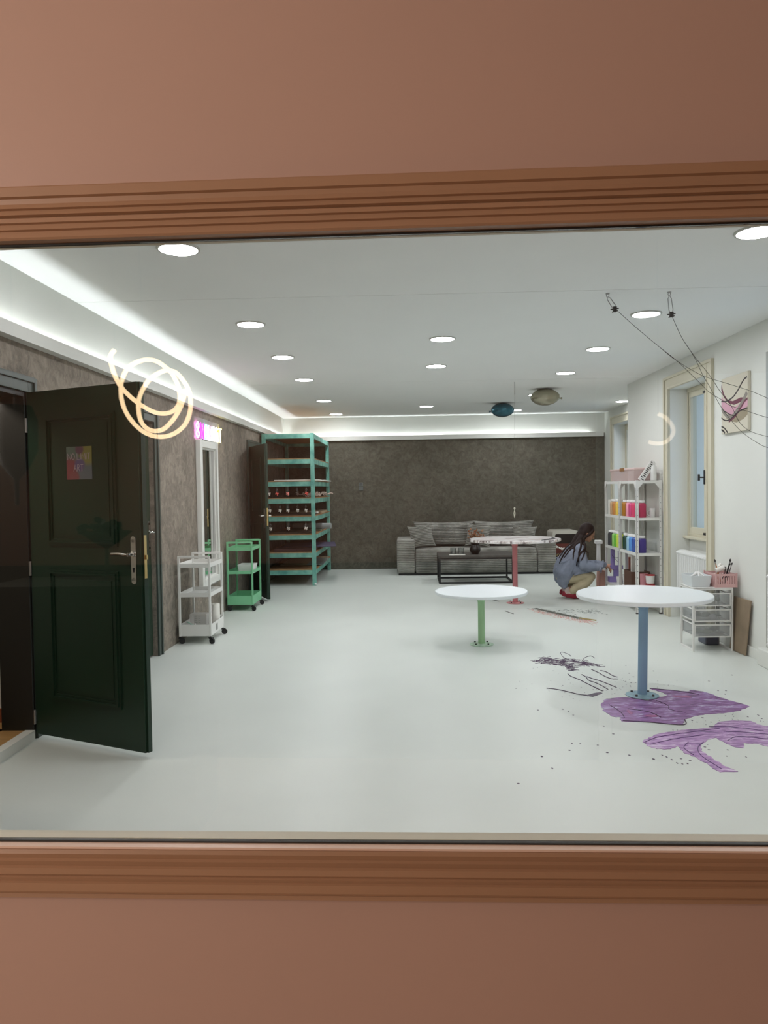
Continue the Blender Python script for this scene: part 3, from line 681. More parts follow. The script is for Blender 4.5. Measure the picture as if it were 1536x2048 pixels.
DOTS = [(0.881,5.291),(0.926,4.473),(0.747,4.373),(1.055,5.308),(1.083,5.257),(1.097,5.168),(0.810,5.867),(1.112,4.562),(1.014,4.588),(0.966,4.595),(1.135,4.432),(1.249,4.386),(1.839,4.466),(1.521,4.326),(1.366,4.323),(1.733,4.473),(1.728,4.519),(1.671,4.409),(1.792,4.365),(2.022,6.388),(2.344,6.044),(2.601,6.232),(1.801,6.318),(1.802,6.201),(1.697,6.053),(1.674,6.092),(1.728,6.008),(1.259,4.767),(1.240,4.925),(1.561,4.298),(1.529,4.249),(1.499,4.244),(1.475,4.258),(1.465,4.313),(1.450,4.355),(1.435,4.384),(1.893,4.349),(2.318,5.141),(1.842,5.035),(1.861,4.998),(1.931,5.091),(1.950,4.996),(2.233,5.104),(2.306,5.064),(2.301,5.760),(2.312,5.662),(2.358,5.758),(0.555,3.972),(0.772,4.186),(1.183,5.945),(1.452,5.783),(1.530,5.831)]
b = MB()
for x, y in DOTS: b.ell((x, y, 0.0005), (r.uniform(.004, .009), r.uniform(.005, .014), .0012), nu=10, nv=4)
for _ in range(150):
    x, y = random.choice(((1.85, 5.0), (1.7, 6.0), (1.3, 6.6), (2.1, 4.9), (1.6, 5.9), (1.2, 5.8)))
    b.ell((x+r.gauss(0, .18), y+r.gauss(0, .22), 0.0005), (r.uniform(.0015, .005), r.uniform(.002, .008), .001), nu=8, nv=4)
tag(b.build('paint_splatter', DKPURP), 'fine dark purple paint drops scattered over the white floor on the right', 'paint splatter', kind='stuff')

# ================================================================ TROLLEYS
def trolley(name, loc, label, m, W=0.335, Dp=0.53):
    t = thing(name, loc, label, 'trolley', 'three tier trolleys along the left wall')
    x0, y0 = loc[0], loc[1]; r = 0.011
    def bar(b, x0, x1, y0, y1, z0, z1): b.box(x0, x1, y0, y1, z0, z1)
    for y in (y0+r, y0+Dp-r):
        f = MB()
        for x in (x0+r, x0+W-r): f.box(x-r, x+r, y-r, y+r, 0.075, 0.895)
        f.box(x0+2*r, x0+W-2*r, y-r, y+r, 0.873, 0.895)
        f.build('end_frame', m, t, bevel=0.003)
    for nm, za, zb in (('tray', 0.78, 0.822), ('tray', 0.478, 0.52), ('bin', 0.078, 0.195)):
        b = MB(); th = 0.005
        b.box(x0+2*r, x0+W-2*r, y0+r, y0+Dp-r, za, za+th)
        b.box(x0+2*r-0.004, x0+W-2*r+0.004, y0+0.004, y0+0.004+th, za, zb).box(x0+2*r-0.004, x0+W-2*r+0.004, y0+Dp-0.009, y0+Dp-0.004, za, zb)
        b.box(x0+0.004, x0+0.009, y0+2*r-0.004, y0+Dp-2*r+0.004, za, zb).box(x0+W-0.009, x0+W-0.004, y0+2*r-0.004, y0+Dp-2*r+0.004, za, zb)
        b.build(nm, m, t)
    k = 0
    for x in (x0+r, x0+W-r):
        for y in (y0+r, y0+Dp-r):
            k += 1; a = (0.3, 1.45, -0.5, 0.35)[k-1]; d = Vector((math.cos(a), math.sin(a), 0)); c0 = Vector((x, y, 0.030)) + d*0.018; n = Vector((-d.y, d.x, 0))
            b = MB().cyl((x, y, 0.055), (x, y, 0.078), 0.009, n=12)
            for s in (-1, 1):
                b.add([Vector((x, y, 0.062))+n*s*0.012-d*0.012, Vector((x, y, 0.062))+n*s*0.012+d*0.026, c0+n*s*0.012+d*0.008, c0+n*s*0.012-d*0.012,
                       Vector((x, y, 0.062))+n*s*0.016-d*0.012, Vector((x, y, 0.062))+n*s*0.016+d*0.026, c0+n*s*0.016+d*0.008, c0+n*s*0.016-d*0.012],
                      [(0, 1, 2, 3), (7, 6, 5, 4), (0, 4, 5, 1), (1, 5, 6, 2), (2, 6, 7, 3), (3, 7, 4, 0)])
            b.box(-0.016, 0.016, -0.018, 0.028, 0.056, 0.064, M=Matrix.Translation((x, y, 0)) @ Matrix.Rotation(a-PI/2, 4, 'Z'))
            b.cyl(c0-n*0.010, c0+n*0.010, 0.030, n=24)
            b.build('caster', M_BLACK, t)
    return t
tw = trolley('trolley', (XL+0.032, 7.69, 0), 'white three tier metal trolley beside the tall mirror', M_WMETAL)
trolley('trolley', (XL+0.032, 9.79, 0), 'green three tier metal trolley between the mirror and the rear door', M_GMETAL, 0.34, 0.55)
MB().box(-2.0195, -2.0185, 7.90, 7.955, 0.105, 0.17).build('sticker', mat('grey_sticker', srgb(150, 150, 148), 0.5), tw)
# things on the white trolley
b = MB().lathe([(0.018, 0.0), (0.052, 0.0), (0.054, 0.004), (0.054, 0.262), (0.052, 0.266), (0.018, 0.266), (0.018, 0.0)], (-2.085, 8.10, 0.0835), 32)
tag(b.build('paper_towel_roll', M_PAPER), 'white paper towel roll standing in the bin of the white trolley', 'paper roll')
b = MB(); MT = mat('frosted_plastic', srgb(224, 222, 218), 0.35, alpha=0.45)
b.extr([(-0.085, 0), (0.085, 0), (0.092, 0.19), (0.085, 0.195), (-0.085, 0.195), (-0.092, 0.19)], (-2.20, 7.86, 0.084), (-2.20, 7.98, 0.084), (1, 0, 0), (0, 0, 1))
o = b.build('plastic_jug', MT, bevel=0.012); tag(o, 'translucent measuring jug with grey marks in the white trolley bin', 'jug')
b = MB()
for k in range(7): b.box(-2.235, -2.215+0.008*(k % 2), 7.857, 7.859, 0.10+0.022*k+0.02, 0.104+0.022*k+0.02); b.box(-2.195, -2.175, 7.857, 7.859, 0.10+0.022*k+0.02, 0.104+0.022*k+0.02)
b.build('measuring_marks', mat('grey_marks', srgb(120, 122, 118), 0.6), o)
b = MB().tube([(-2.29, 7.76, 0.215), (-2.15, 7.75, 0.15), (-2.09, 7.74, 0.095)], [0.006, 0.005, 0.010], 10)
tag(b.build('paint_spatula', mat('green_white_handle', srgb(150, 184, 168), 0.4)), 'thin pale green stick leaning in the white trolley bin', 'stick')
b = MB().tube([(-2.215, 7.80, 0.19), (-2.16, 7.735, 0.10)], 0.005, 10)
tag(b.build('paint_stick', M_PWHITE), 'short white stick leaning in the white trolley bin', 'stick')
b = MB(); b.prism([(-2.31, 7.74), (-2.14, 7.74), (-2.13, 7.82), (-2.30, 7.83)], 0.0835, 0.16)
tag(b.build('plastic_bag', MT, bevel=0.02), 'crumpled clear plastic bag in the white trolley bin', 'bag')
b = MB().box(-2.12, -2.035, 7.80, 8.13, 0.4835, 0.505)
tag(b.build('flat_tray', mat('grey_tray', srgb(186, 188, 184), 0.4), bevel=0.004), 'flat grey tray lying on the middle shelf of the white trolley', 'tray')
# things on the green trolley
b = MB(); cx, cy = -2.13, 10.02
for s, zz in ((0.9, 0.484), (1.0, 0.60)):
    pass
def tub(b, cx, cy, z0, h, wx, wy, k=0.88, th=0.004):
    P = [(-wx*k, -wy*k), (wx*k, -wy*k), (wx*k, wy*k), (-wx*k, wy*k)]; Q = [(-wx, -wy), (wx, -wy), (wx, wy), (-wx, wy)]
    q = 1-th/min(wx, wy)
    V = [Vector((cx+x, cy+y, z0)) for x, y in P]+[Vector((cx+x, cy+y, z0+h)) for x, y in Q]+[Vector((cx+x*q, cy+y*q, z0+h)) for x, y in Q]+[Vector((cx+x*q, cy+y*q, z0+th)) for x, y in P]
    F = [(3, 2, 1, 0), (12, 13, 14, 15)]
    for i in range(4):
        j = (i+1) % 4; F += [(i, j, 4+j, 4+i), (4+i, 4+j, 8+j, 8+i), (8+i, 8+j, 12+j, 12+i)]
    b.add(V, F); return b
tub(b, -2.13, 10.02, 0.484, 0.105, 0.105, 0.13)
tag(b.build('plastic_tub', M_PWHITE, bevel=0.006), 'white plastic tub on the middle shelf of the green trolley', 'tub')
b = MB()
for k in range(7): b.ell((-2.20+0.03*k, 9.83+0.012*(k % 3), 0.489), (0.018, 0.012, 0.0045), nu=10, nv=6)
tag(b.build('wood_chips', M_PAPER), 'scatter of small white pieces in front of the tub on the green trolley', 'scraps', kind='stuff')
b = MB().box(-2.30, -2.10, 9.88, 10.15, 0.084, 0.13)
tag(b.build('cloth_bundle', mat('grey_green_cloth', srgb(120, 136, 124), 0.9), bevel=0.02), 'dull grey cloth bundle in the bin of the green trolley', 'cloth')

# ================================================================ WALL MIRROR, NEON, POSTER
t = thing('wall_mirror', (XL, 8.97, 0.45), 'tall white framed mirror on the left wall under the neon sign', 'mirror')
y0, y1, z0, z1, x0 = 8.57, 9.37, 0.455, 2.145, XL+0.001
b = MB(); fw = 0.085
for (a, c1, d, e) in ((y0, y0+fw, z0, z1), (y1-fw, y1, z0, z1), (y0+fw, y1-fw, z0, z0+fw), (y0+fw, y1-fw, z1-fw, z1)): b.box(x0, x0+0.058, a, c1, d, e)
i2 = 0.02
for (a, c1, d, e) in ((y0+fw, y0+fw+i2, z0+fw, z1-fw), (y1-fw-i2, y1-fw, z0+fw, z1-fw), (y0+fw+i2, y1-fw-i2, z0+fw, z0+fw+i2), (y0+fw+i2, y1-fw-i2, z1-fw-i2, z1-fw)): b.box(x0, x0+0.034, a, c1, d, e)
b.build('mirror_frame', M_MIRFR, t, bevel=0.005)
MB().box(x0, x0+0.012, y0+fw+i2, y1-fw-i2, z0+fw+i2, z1-fw-i2).build('mirror_glass', M_MIRROR, t)

GLY = {'N': [[(0, 0), (0, 1), (.8, 0), (.8, 1)]], 'O': [[(.4, 0), (.08, .2), (0, .5), (.08, .82), (.4, 1), (.72, .82), (.8, .5), (.72, .2), (.4, 0)]],
       'L': [[(0, 1), (0, 0), (.6, 0)]], 'i': [[(.1, 0), (.1, .68)], [(.1, .88), (.1, .96)]], 'I': [[(.1, 0), (.1, 1)]], 'M': [[(0, 0), (.08, 1), (.45, .4), (.82, 1), (.9, 0)]],
       'T': [[(.35, 0), (.35, 1)], [(0, 1), (.75, 1)]], 'A': [[(0, 0), (.4, 1), (.8, 0)], [(.15, .38), (.65, .38)]],
       'R': [[(0, 0), (.1, 1)], [(.1, 1), (.5, .97), (.62, .78), (.5, .6), (.1, .52)], [(.3, .52), (.75, 0)]],
       '8': [[(.35, .52), (.05, .75), (.35, 1), (.65, .75), (.35, .52), (0, .25), (.35, 0), (.7, .25), (.35, .52)]]}
ns = thing('neon_sign', (XL, 9.05, 2.17), 'glowing rainbow neon lettering on the left wall above the mirror', 'neon sign')
MB().box(XL+0.001, XL+0.007, 8.52, 9.66, 2.14, 2.40).build('backing_sheet', mat('clear_backing', (0.8, 0.8, 0.8), 0.2, alpha=0.12), ns)
NC = [('8', (1.0, 0.25, 0.75), 9), ('N', (0.9, 0.03, 0.9), 3.2), ('O', (0.15, 0.85, 0.9), 4.5), ('L', (1.0, 0.75, 0.85), 10), ('i', (0.8, 0.35, 0.9), 7), ('M', (1.0, 0.82, 0.8), 11), ('i', (1, 0.9, 0.7), 10), ('T', (1.0, 0.85, 0.12), 9)]
yy = 8.56; hgt = 0.175
for i, (ch, colr, st) in enumerate(NC):
    b = MB()
    for s in GLY[ch]:
        pts = [(XL+0.022, yy+u*0.155, 2.165+v*hgt) for u, v in s]
        b.tube(smooth_curve(pts, 5) if ch in 'O8' else pts, 0.0070, 8)
    b.build('neon_letter', emat('neon_'+str(i), colr, st*1.7), ns)
    yy += {'i': 0.065, 'I': 0.06, 'M': 0.175, 'L': 0.125}.get(ch, 0.155) + 0.02

# poster on the open door: square print with hand lettering
TD = Matrix.Translation((XL+0.02, 4.72, 0)) @ Matrix.Rotation(math.atan2(-0.414, 0.910), 4, 'Z')
pst = thing('door_poster', TD @ Vector((0.443, 0, 1.64)), 'square pastel colour poster reading NO LIMIT ART on the open green door', 'poster')
POST = bpy.data.materials.new('pastel_print'); POST.use_nodes = True; nt = POST.node_tree; bs = nt.nodes['Principled BSDF']; bs.inputs['Roughness'].default_value = 0.5
tc = nt.nodes.new('ShaderNodeTexCoord'); prev = None
for cx, cz, rad, colr in ((0.1, 0.9, 0.1, srgb(96, 112, 100)), (0.12, 0.25, 0.42, srgb(128, 62, 66)), (0.9, 0.15, 0.5, srgb(98, 104, 108)), (0.85, 0.8, 0.36, srgb(132, 126, 66)), (0.52, 0.45, 0.20, srgb(100, 84, 118)), (0.52, 0.92, 0.16, srgb(104, 70, 84)), (0.3, 0.05, 0.2, srgb(130, 74, 74))):
    if prev is None:
        rgb = nt.nodes.new('ShaderNodeRGB'); rgb.outputs[0].default_value = (*colr, 1); prev = rgb.outputs[0]; continue
    mp = nt.nodes.new('ShaderNodeMapping'); mp.inputs['Location'].default_value = (-cx, 0, -cz); mp.inputs['Scale'].default_value = (1, 0, 1); nt.links.new(tc.outputs['Generated'], mp.inputs['Vector'])
    ln = nt.nodes.new('ShaderNodeVectorMath'); ln.operation = 'LENGTH'; nt.links.new(mp.outputs[0], ln.inputs[0])
    mr = nt.nodes.new('ShaderNodeMapRange'); mr.interpolation_type = 'SMOOTHSTEP'; mr.inputs['From Min'].default_value = rad*0.7; mr.inputs['From Max'].default_value = rad*1.25; mr.inputs['To Min'].default_value = 1; mr.inputs['To Max'].default_value = 0
    nt.links.new(ln.outputs['Value'], mr.inputs['Value']); mx = nt.nodes.new('ShaderNodeMix'); mx.data_type = 'RGBA'
    nt.links.new(mr.outputs[0], mx.inputs['Factor']); nt.links.new(prev, mx.inputs['A']); mx.inputs['B'].default_value = (*colr, 1); prev = mx.outputs['Result']
nt.links.new(prev, bs.inputs['Base Color'])
b = MB().box(0.339, 0.548, -0.0065, -0.004, 1.635, 1.832); b.xf(TD); b.build('print', POST, pst)
def flat_text(word, u0, z0, w, h, r, dx=0.0):
    b = MB(); u = u0
    tot = sum({'i': .35, 'I': .35, 'M': 1.05, 'L': .8, ' ': .45}.get(c, .98) for c in word); k = w/tot
    for c in word:
        if c != ' ':
            for s in GLY[c]:
                b.tube([(u+x*k, -0.0068, z0+v*h) for x, v in s], r, 6)
        u += {'i': .35, 'I': .35, 'M': 1.05, 'L': .8, ' ': .45}.get(c, .98)*k
    return b
PL = mat('pale_lettering', srgb(176, 158, 160), 0.6)
b = flat_text('NO LIMIT', 0.350, 1.754, 0.195, 0.037, 0.0024); b.xf(TD); b.build('lettering', PL, pst)
b = flat_text('ART', 0.400, 1.684, 0.085, 0.040, 0.0024); b.xf(TD); b.build('lettering', PL, pst)

# wall socket on the back wall
t = thing('wall_socket', (-0.90, YB, 1.52), 'small grey double switch on the back wall between rack and sofa', 'switch')
MB().box(-0.945, -0.855, YB-0.012, YB-0.0005, 1.52, 1.60).box(-0.94, -0.86, YB-0.012, YB-0.0005, 1.605, 1.68).build('switch_plate', mat('grey_switch', srgb(92, 98, 96), 0.5), t, bevel=0.006)
MB().cyl((-0.90, YB-0.016, 1.645), (-0.90, YB-0.011, 1.645), 0.026, n=24).build('socket_insert', mat('grey_switch_dark', srgb(74, 80, 80), 0.5), t)

# ================================================================ TEAL RACK
RX0, RX1, RY0, RY1 = -2.352, -1.505, 12.33, 14.72
rack = thing('storage_rack', ((RX0+RX1)/2, (RY0+RY1)/2, 0), 'tall teal stained timber rack with brown shelves in the back left corner', 'rack')
pw = 0.062
for x in (RX0, RX1-pw):
    for y in (RY0, RY1-pw):
        MB().box(x, x+pw, y, y+pw, 0, 2.47).build('post', M_TEAL, rack, bevel=0.003)
SH = [2.436, 2.025, 1.662, 1.387, 1.096, 0.796, 0.504, 0.225]
for i, z in enumerate(SH):
    rz0, rz1 = z-0.048, z+0.026
    b = MB()
    b.box(RX0+pw, RX1-pw, RY0+0.004, RY0+0.034, rz0, rz1).box(RX0+pw, RX1-pw, RY1-0.034, RY1-0.004, rz0, rz1)
    b.box(RX1-0.034, RX1-0.004, RY0+pw, RY1-pw, rz0, rz1).box(RX0+0.004, RX0+0.034, RY0+pw, RY1-pw, rz0, rz1)
    if i == 0: b.box(RX0+0.04, RX1-0.04, RY0+0.04, RY1-0.04, rz1-0.02, rz1-0.002, 1)
    else: b.box(RX0+0.036, RX1+0.001-0.004, RY0+0.003, RY1-0.003, rz1, rz1+0.015, 1)
    b.build('shelf', [M_TEAL, M_BOARD], rack)
MB().ell((RX1-0.012, RY0+0.01, 0.022), (0.022, 0.022, 0.018)).build('foot_cap', M_PWHITE, rack)
# hanging charms in three rows under the shelves
def charm(colr, a):
    t = thing('hanging_charm', (0, 0, 0), 'x', 'charm', 'charms hung in rows under the rack shelves')
    MB().tube([(0, 0, -0.005), (0, 0, -0.035)], 0.0016, 6).build('thread', mat('thread', srgb(150, 140, 120), 0.6), t, world=False)
    b = MB(); b.tube([(0.013*math.cos(k*PI/8), 0, -0.05+0.014*math.sin(k*PI/8)) for k in range(16)], 0.002, 6, closed=True)
    b.tube([(0, 0, -0.064), (0, 0, -0.085)], 0.0018, 6); b.build('ring', M_STEEL, t, world=False)
    b = MB()
    for k in range(4):
        an = a+k*PI/2+0.25*(k % 2); d = Vector((math.cos(an), 0.15, math.sin(an)))
        b.cone2((0, 0, -0.108), 0.008, Vector((0, 0, -0.108))+d*0.020, 0.0115, 10)
    b.ell((0.006, 0, -0.132), (0.009, 0.009, 0.012), nu=10, nv=8)
    b.build('figure', colr, t, world=False)
    return t
CW = mat('white_charm', srgb(216, 206, 196), 0.4); CR = mat('coral_charm', srgb(222, 92, 84), 0.4); CD = mat('dark_charm', srgb(96, 78, 70), 0.4); CP = mat('rose_charm', srgb(226, 132, 122), 0.4)
protos = {k: None for k in 'wrdp'}
rowsc = [(1.606, [(-2.25, 'w', 'white charm, first from the left in the upper row under the rack shelf'), (-2.12, 'r', 'coral red charm, second from the left in the upper row'), (-1.945, 'p', 'rose charm in the middle of the upper row'), (-1.79, 'd', 'dark brown charm, fourth in the upper row'), (-1.64, 'r', 'coral red charm at the right end of the upper row')]),
         (1.331, [(-2.245, 'w', 'white charm at the left end of the middle row'), (-2.075, 'w', 'white charm second from the left in the middle row'), (-1.945, 'w', 'white charm in the centre of the middle row'), (-1.79, 'w', 'white charm fourth from the left in the middle row'), (-1.655, 'w', 'white charm at the right end of the middle row')]),
         (1.040, [(-2.235, 'w', 'white charm at the left end of the lowest row of three'), (-1.945, 'w', 'white charm in the middle of the lowest row of three'), (-1.66, 'w', 'white charm at the right end of the lowest row of three')])]
for zz, row in rowsc:
    for x, k, lab in row:
        if protos[k] is None: o = protos[k] = charm({'w': CW, 'r': CR, 'd': CD, 'p': CP}[k], {'w': 0.5, 'r': 0.2, 'd': 0.9, 'p': 0.7}[k])
        else: o = copy_tree(protos[k])
        o.location = (x, RY0+0.018, zz); o['label'] = lab; o.rotation_euler = (0, 0, random.uniform(-0.6, 0.6))
# what lies on the shelves
def board(nm, x0, x1, y0, y1, z0, z1, m, label, cat, rz=0.0, bevel=0.002):
    cx, cy = (x0+x1)/2, (y0+y1)/2
    M = Matrix.Translation((cx, cy, 0)) @ Matrix.Rotation(rz, 4, 'Z')
    return tag(MB().box(x0-cx, x1-cx, y0-cy, y1-cy, z0, z1, M=M).build(nm, m, bevel=bevel), label, cat)
zt = lambda i: SH[i]+0.026+0.0155
GB = mat('raw_board', srgb(178, 160, 132), 0.8, var=0.1, vscale=10); DBo = mat('dark_board', srgb(74, 60, 52), 0.8); PUR = mat('purple_board', srgb(62, 56, 84), 0.6)
board('canvas', -2.18, -1.46, 12.41, 13.05, zt(2), zt(2)+0.018, M_PAPER, 'white canvas lying flat at the front of the third rack shelf', 'canvas', 0.02)
board('canvas', -2.0, -1.43, 13.10, 13.6, zt(2), zt(2)+0.018, M_PAPER, 'white canvas poking out of the side of the third rack shelf', 'canvas', 0.05)
board('canvas', -2.0, -1.44, 13.7, 14.3, zt(2), zt(2)+0.014, M_PAPER, 'rearmost white canvas on the third rack shelf', 'canvas', -0.04)
b = MB(); r = random.Random(5)
for _ in range(70):
    p = Vector((r.uniform(-1.75, -1.50), r.uniform(12.5, 14.4), zt(3)+r.uniform(0.004, 0.05))); a = r.uniform(0, 2*PI); L = r.uniform(0.03, 0.11)
    q = p+Vector((math.cos(a)*L, math.sin(a)*L, r.uniform(0.0, 0.05))); mid = (p+q)/2+Vector((0, 0, r.uniform(-.01, .03)))
    b.tube(smooth_curve([p, mid, q], 3), r.uniform(0.004, 0.012), 5)
tag(b.build('paper_shreds', mat('pale_shreds', srgb(196, 176, 164), 0.8, var=0.1, vscale=8)), 'loose heap of pale shredded strips on the fourth rack shelf', 'shreds', kind='stuff')
board('board', -2.2, -1.56, 12.5, 13.3, zt(4), zt(4)+0.02, DBo, 'dark flat panel on the fifth rack shelf', 'panel', 0.03)
board('board', -2.1, -1.52, 13.4, 14.5, zt(4), zt(4)+0.035, GB, 'pale wooden panel at the back of the fifth rack shelf', 'panel', 0.03)
board('foam_block', -1.66, -1.53, 12.8, 13.0, zt(4)+0.0205, zt(4)+0.045, M_PAPER, 'small white block on the fifth rack shelf edge', 'block', 0.3)
b = MB(); a0, a1 = Vector((-2.05, 13.6, zt(5)+0.075)), Vector((-1.36, 13.45, zt(5)+0.075))
b.cyl(a0, a1, 0.05, n=24); tag(b.build('bubble_wrap_roll', mat('bubble_wrap', srgb(176, 180, 178), 0.3, alpha=0.7, bump=0.6, bscale=90)), 'clear bubble wrap roll sticking out of the sixth rack shelf', 'roll')
board('board', -2.2, -1.6, 12.5, 13.2, zt(5), zt(5)+0.02, DBo, 'dark flat panel at the front of the sixth rack shelf', 'panel', -0.02)
board('board', -2.1, -1.53, 13.2, 14.4, zt(5), zt(5)+0.022, mat('green_grey_board', srgb(112, 116, 96), 0.8), 'greenish panel under the bubble wrap roll', 'panel', 0.02)
board('board', -2.15, -1.27, 12.75, 13.75, zt(6)+0.05, zt(6)+0.062, PUR, 'dark purple panel jutting far out of the seventh rack shelf', 'panel', 0.12)
board('board', -2.2, -1.54, 12.45, 14.4, zt(6), zt(6)+0.045, mat('maroon_board', srgb(74, 48, 48), 0.8), 'thick maroon stack beneath the purple panel', 'panel', 0.0)
board('board', -2.2, -1.535, 13.0, 14.6, zt(7), zt(7)+0.010, GB, 'pale plank on the lowest rack shelf', 'panel', 0.0)
board('plastic_sheet', -1.75, -1.47, 12.9, 14.2, zt(7)+0.011, zt(7)+0.018, mat('grey_sheet', srgb(140, 148, 144), 0.4), 'grey sheet hanging over the edge of the lowest rack shelf', 'sheet', 0.02)

# ================================================================ SOFA
def ribbed(x0, x1, y0, y1, z0, z1, rad=0.07, period=0.031, amp=0.017, capr=0.03):
    """upholstered block: rounded y-z outline with scalloped ribs, carried along x with rounded ends"""
    w, h = (y1-y0), (z1-z0); cy, cz = (y0+y1)/2, (z0+z1)/2; out = []
    segs = []
    def P(t):            # rounded rectangle by arc length
        pass
    pts = []; hw, hh = w/2-rad, h/2-rad
    for k, (sx, sz, a0) in enumerate(((1, 1, 0), (-1, 1, PI/2), (-1, -1, PI), (1, -1, 1.5*PI))):
        for j in range(9): a = a0+PI/2*j/8; pts.append((sx*hw+rad*math.cos(a), sz*hh+rad*math.sin(a)))
    pts.append(pts[0]); L = [0]
    for i in range(1, len(pts)): L.append(L[-1]+math.hypot(pts[i][0]-pts[i-1][0], pts[i][1]-pts[i-1][1]))
    n = max(8, int(round(L[-1]/period))); N = n*8; j = 0; prof = []
    for k in range(N):
        s = L[-1]*k/N
        while L[j+1] < s: j += 1
        t = (s-L[j])/max(1e-9, L[j+1]-L[j]); a, b2 = pts[j], pts[j+1]
        dx, dz = b2[0]-a[0], b2[1]-a[1]; q = math.hypot(dx, dz) or 1
        nx, nz = dz/q, -dx/q
        o = amp*(abs(math.sin(PI*k/8))**1.5)-amp
        prof.append((a[0]+dx*t+nx*o, a[1]+dz*t+nz*o))
    b = MB(); vs = []; xs = [(x0+capr*(1-math.cos(PI/2*i/4)), 1-(capr/(h/2))*(1-math.sin(PI/2*i/4))) for i in range(5)]
    xs += [(x1-capr*(1-math.cos(PI/2*i/4)), 1-(capr/(h/2))*(1-math.sin(PI/2*i/4))) for i in range(4, -1, -1)]
    for x, k in xs: vs += [Vector((x, cy+p[0]*k, cz+p[1]*k)) for p in prof]
    fs = []
    for i in range(len(xs)-1):
        for k in range(N): fs.append((i*N+k, i*N+(k+1) % N, (i+1)*N+(k+1) % N, (i+1)*N+k))
    b.add(vs, fs, 0, True); b.add(vs[:N], [tuple(range(N))[::-1]]); b.add(vs[-N:], [tuple(range(N))])
    return b
SY0, SY1 = 13.60, 14.58
sofa = thing('corduroy_sofa', (1.19, 14.1, 0), 'wide grey ribbed corduroy sofa against the back wall', 'sofa')
ribbed(-0.21, 0.115, SY0, SY1, 0.03, 0.635, 0.06).build('armrest', M_SOFA, sofa)
ribbed(2.285, 2.615, SY0-0.02, SY1, 0.03, 0.60, 0.06).build('armrest', M_SOFA, sofa)
ribbed(0.12, 2.28, SY0-0.02, SY1-0.1, 0.03, 0.46, 0.08).build('seat', M_SOFA, sofa)
ribbed(0.12, 2.28, SY1-0.22, SY1, 0.03, 0.70, 0.06).build('backrest', M_SOFA, sofa)
b = MB().box(-0.18, 2.58, SY0+0.03, SY1-0.03, 0.0, 0.035); b.build('plinth', M_BLACK, sofa)
def pillow(w, h, t, period=0.031, amp=0.016, pinch=0.10, vert=False):
    n, m2 = 48, max(24, int(round(h/period))*8); b = MB()
    nv = m2; vs = []; fs = []
    for side in (1, -1):
        for j in range(nv+1):
            v = -1+2*j/nv
            for i in range(n+1):
                u = -1+2*i/n
                e = (1-abs(u)**3.0)*(1-abs(v)**3.0); e = max(0, e)**0.5
                cu = 1-pinch*(1-v*v); cv = 1-pinch*(1-u*u)
                rb = amp*(abs(math.sin(PI*(j/8 if not vert else i/3)))**1.5-1)
                vs.append(Vector((u*w/2*cu, -side*(t/2*e+rb*(e > 0.05)), v*h/2*cv)))
    S = (n+1)*(nv+1)
    for s in (0, 1):
        for j in range(nv):
            for i in range(n):
                a = s*S+j*(n+1)+i; q = (a, a+1, a+n+2, a+n+1); fs.append(q if s == 0 else q[::-1])
    return b.add(vs, fs, 0, True)
def put_pillow(nm, c, w, h, t, rx, ry, rz, label, grp, **k):
    b = pillow(w, h, t, **k); M = Matrix.Translation(c) @ Euler((rx, ry, rz)).to_matrix().to_4x4(); b.xf(M)
    return tag(b.build(nm, M_SOFA, sharp=False), label, 'cushion', grp)
put_pillow('back_cushion', (0.66, 14.23, 0.70), 1.16, 0.47, 0.24, -0.16, 0.0, 0, 'large grey ribbed back cushion on the left half of the sofa', 'cushions on the sofa', pinch=0.13)
put_pillow('back_cushion', (1.77, 14.23, 0.70), 1.14, 0.47, 0.24, -0.16, 0.0, 0, 'large grey ribbed back cushion on the right half of the sofa', 'cushions on the sofa', pinch=0.13)
put_pillow('throw_cushion', (0.24, 13.93, 0.675), 0.47, 0.44, 0.17, -0.30, -0.12, 0.12, 'square ribbed throw cushion leaning on the left arm of the sofa', 'cushions on the sofa', pinch=0.15)
put_pillow('throw_cushion', (1.27, 13.98, 0.675), 0.47, 0.44, 0.17, -0.28, 0.10, 0.0, 'square ribbed throw cushion in the middle of the sofa behind the flowers', 'cushions on the sofa', pinch=0.15)
put_pillow('throw_cushion', (2.10, 13.95, 0.655), 0.45, 0.40, 0.16, -0.32, 0.10, -0.1, 'square ribbed throw cushion by the right arm of the sofa', 'cushions on the sofa', pinch=0.15)

# ================================================================ COFFEE TABLE AND WHAT STANDS ON IT
ct = thing('coffee_table', (1.08, 12.72, 0), 'low black framed coffee table with a dark slate top in front of the sofa', 'coffee table')
X0, X1, Y0, Y1, H = 0.485, 1.685, 12.33, 13.10, 0.455
b = MB(); q = 0.028
for x in (X0, X1-q):
    for y in (Y0, Y1-q): b.box(x, x+q, y, y+q, 0, H-0.035)
for z in (0.0, H-0.035-0.028):
    for y in (Y0, Y1-q): b.box(X0+q, X1-q, y, y+q, z, z+q)
    for x in (X0, X1-q): b.box(x, x+q, Y0+q, Y1-q, z, z+q)
b.build('frame', M_BLACKM, ct, bevel=0.002)
MB().box(X0-0.004, X1+0.004, Y0-0.004, Y1+0.004, H-0.035, H).build('tabletop', M_BROWNT, ct, bevel=0.003)
GLS = glass_mat('drinking_glass', 0.10, (0.82, 0.84, 0.84))
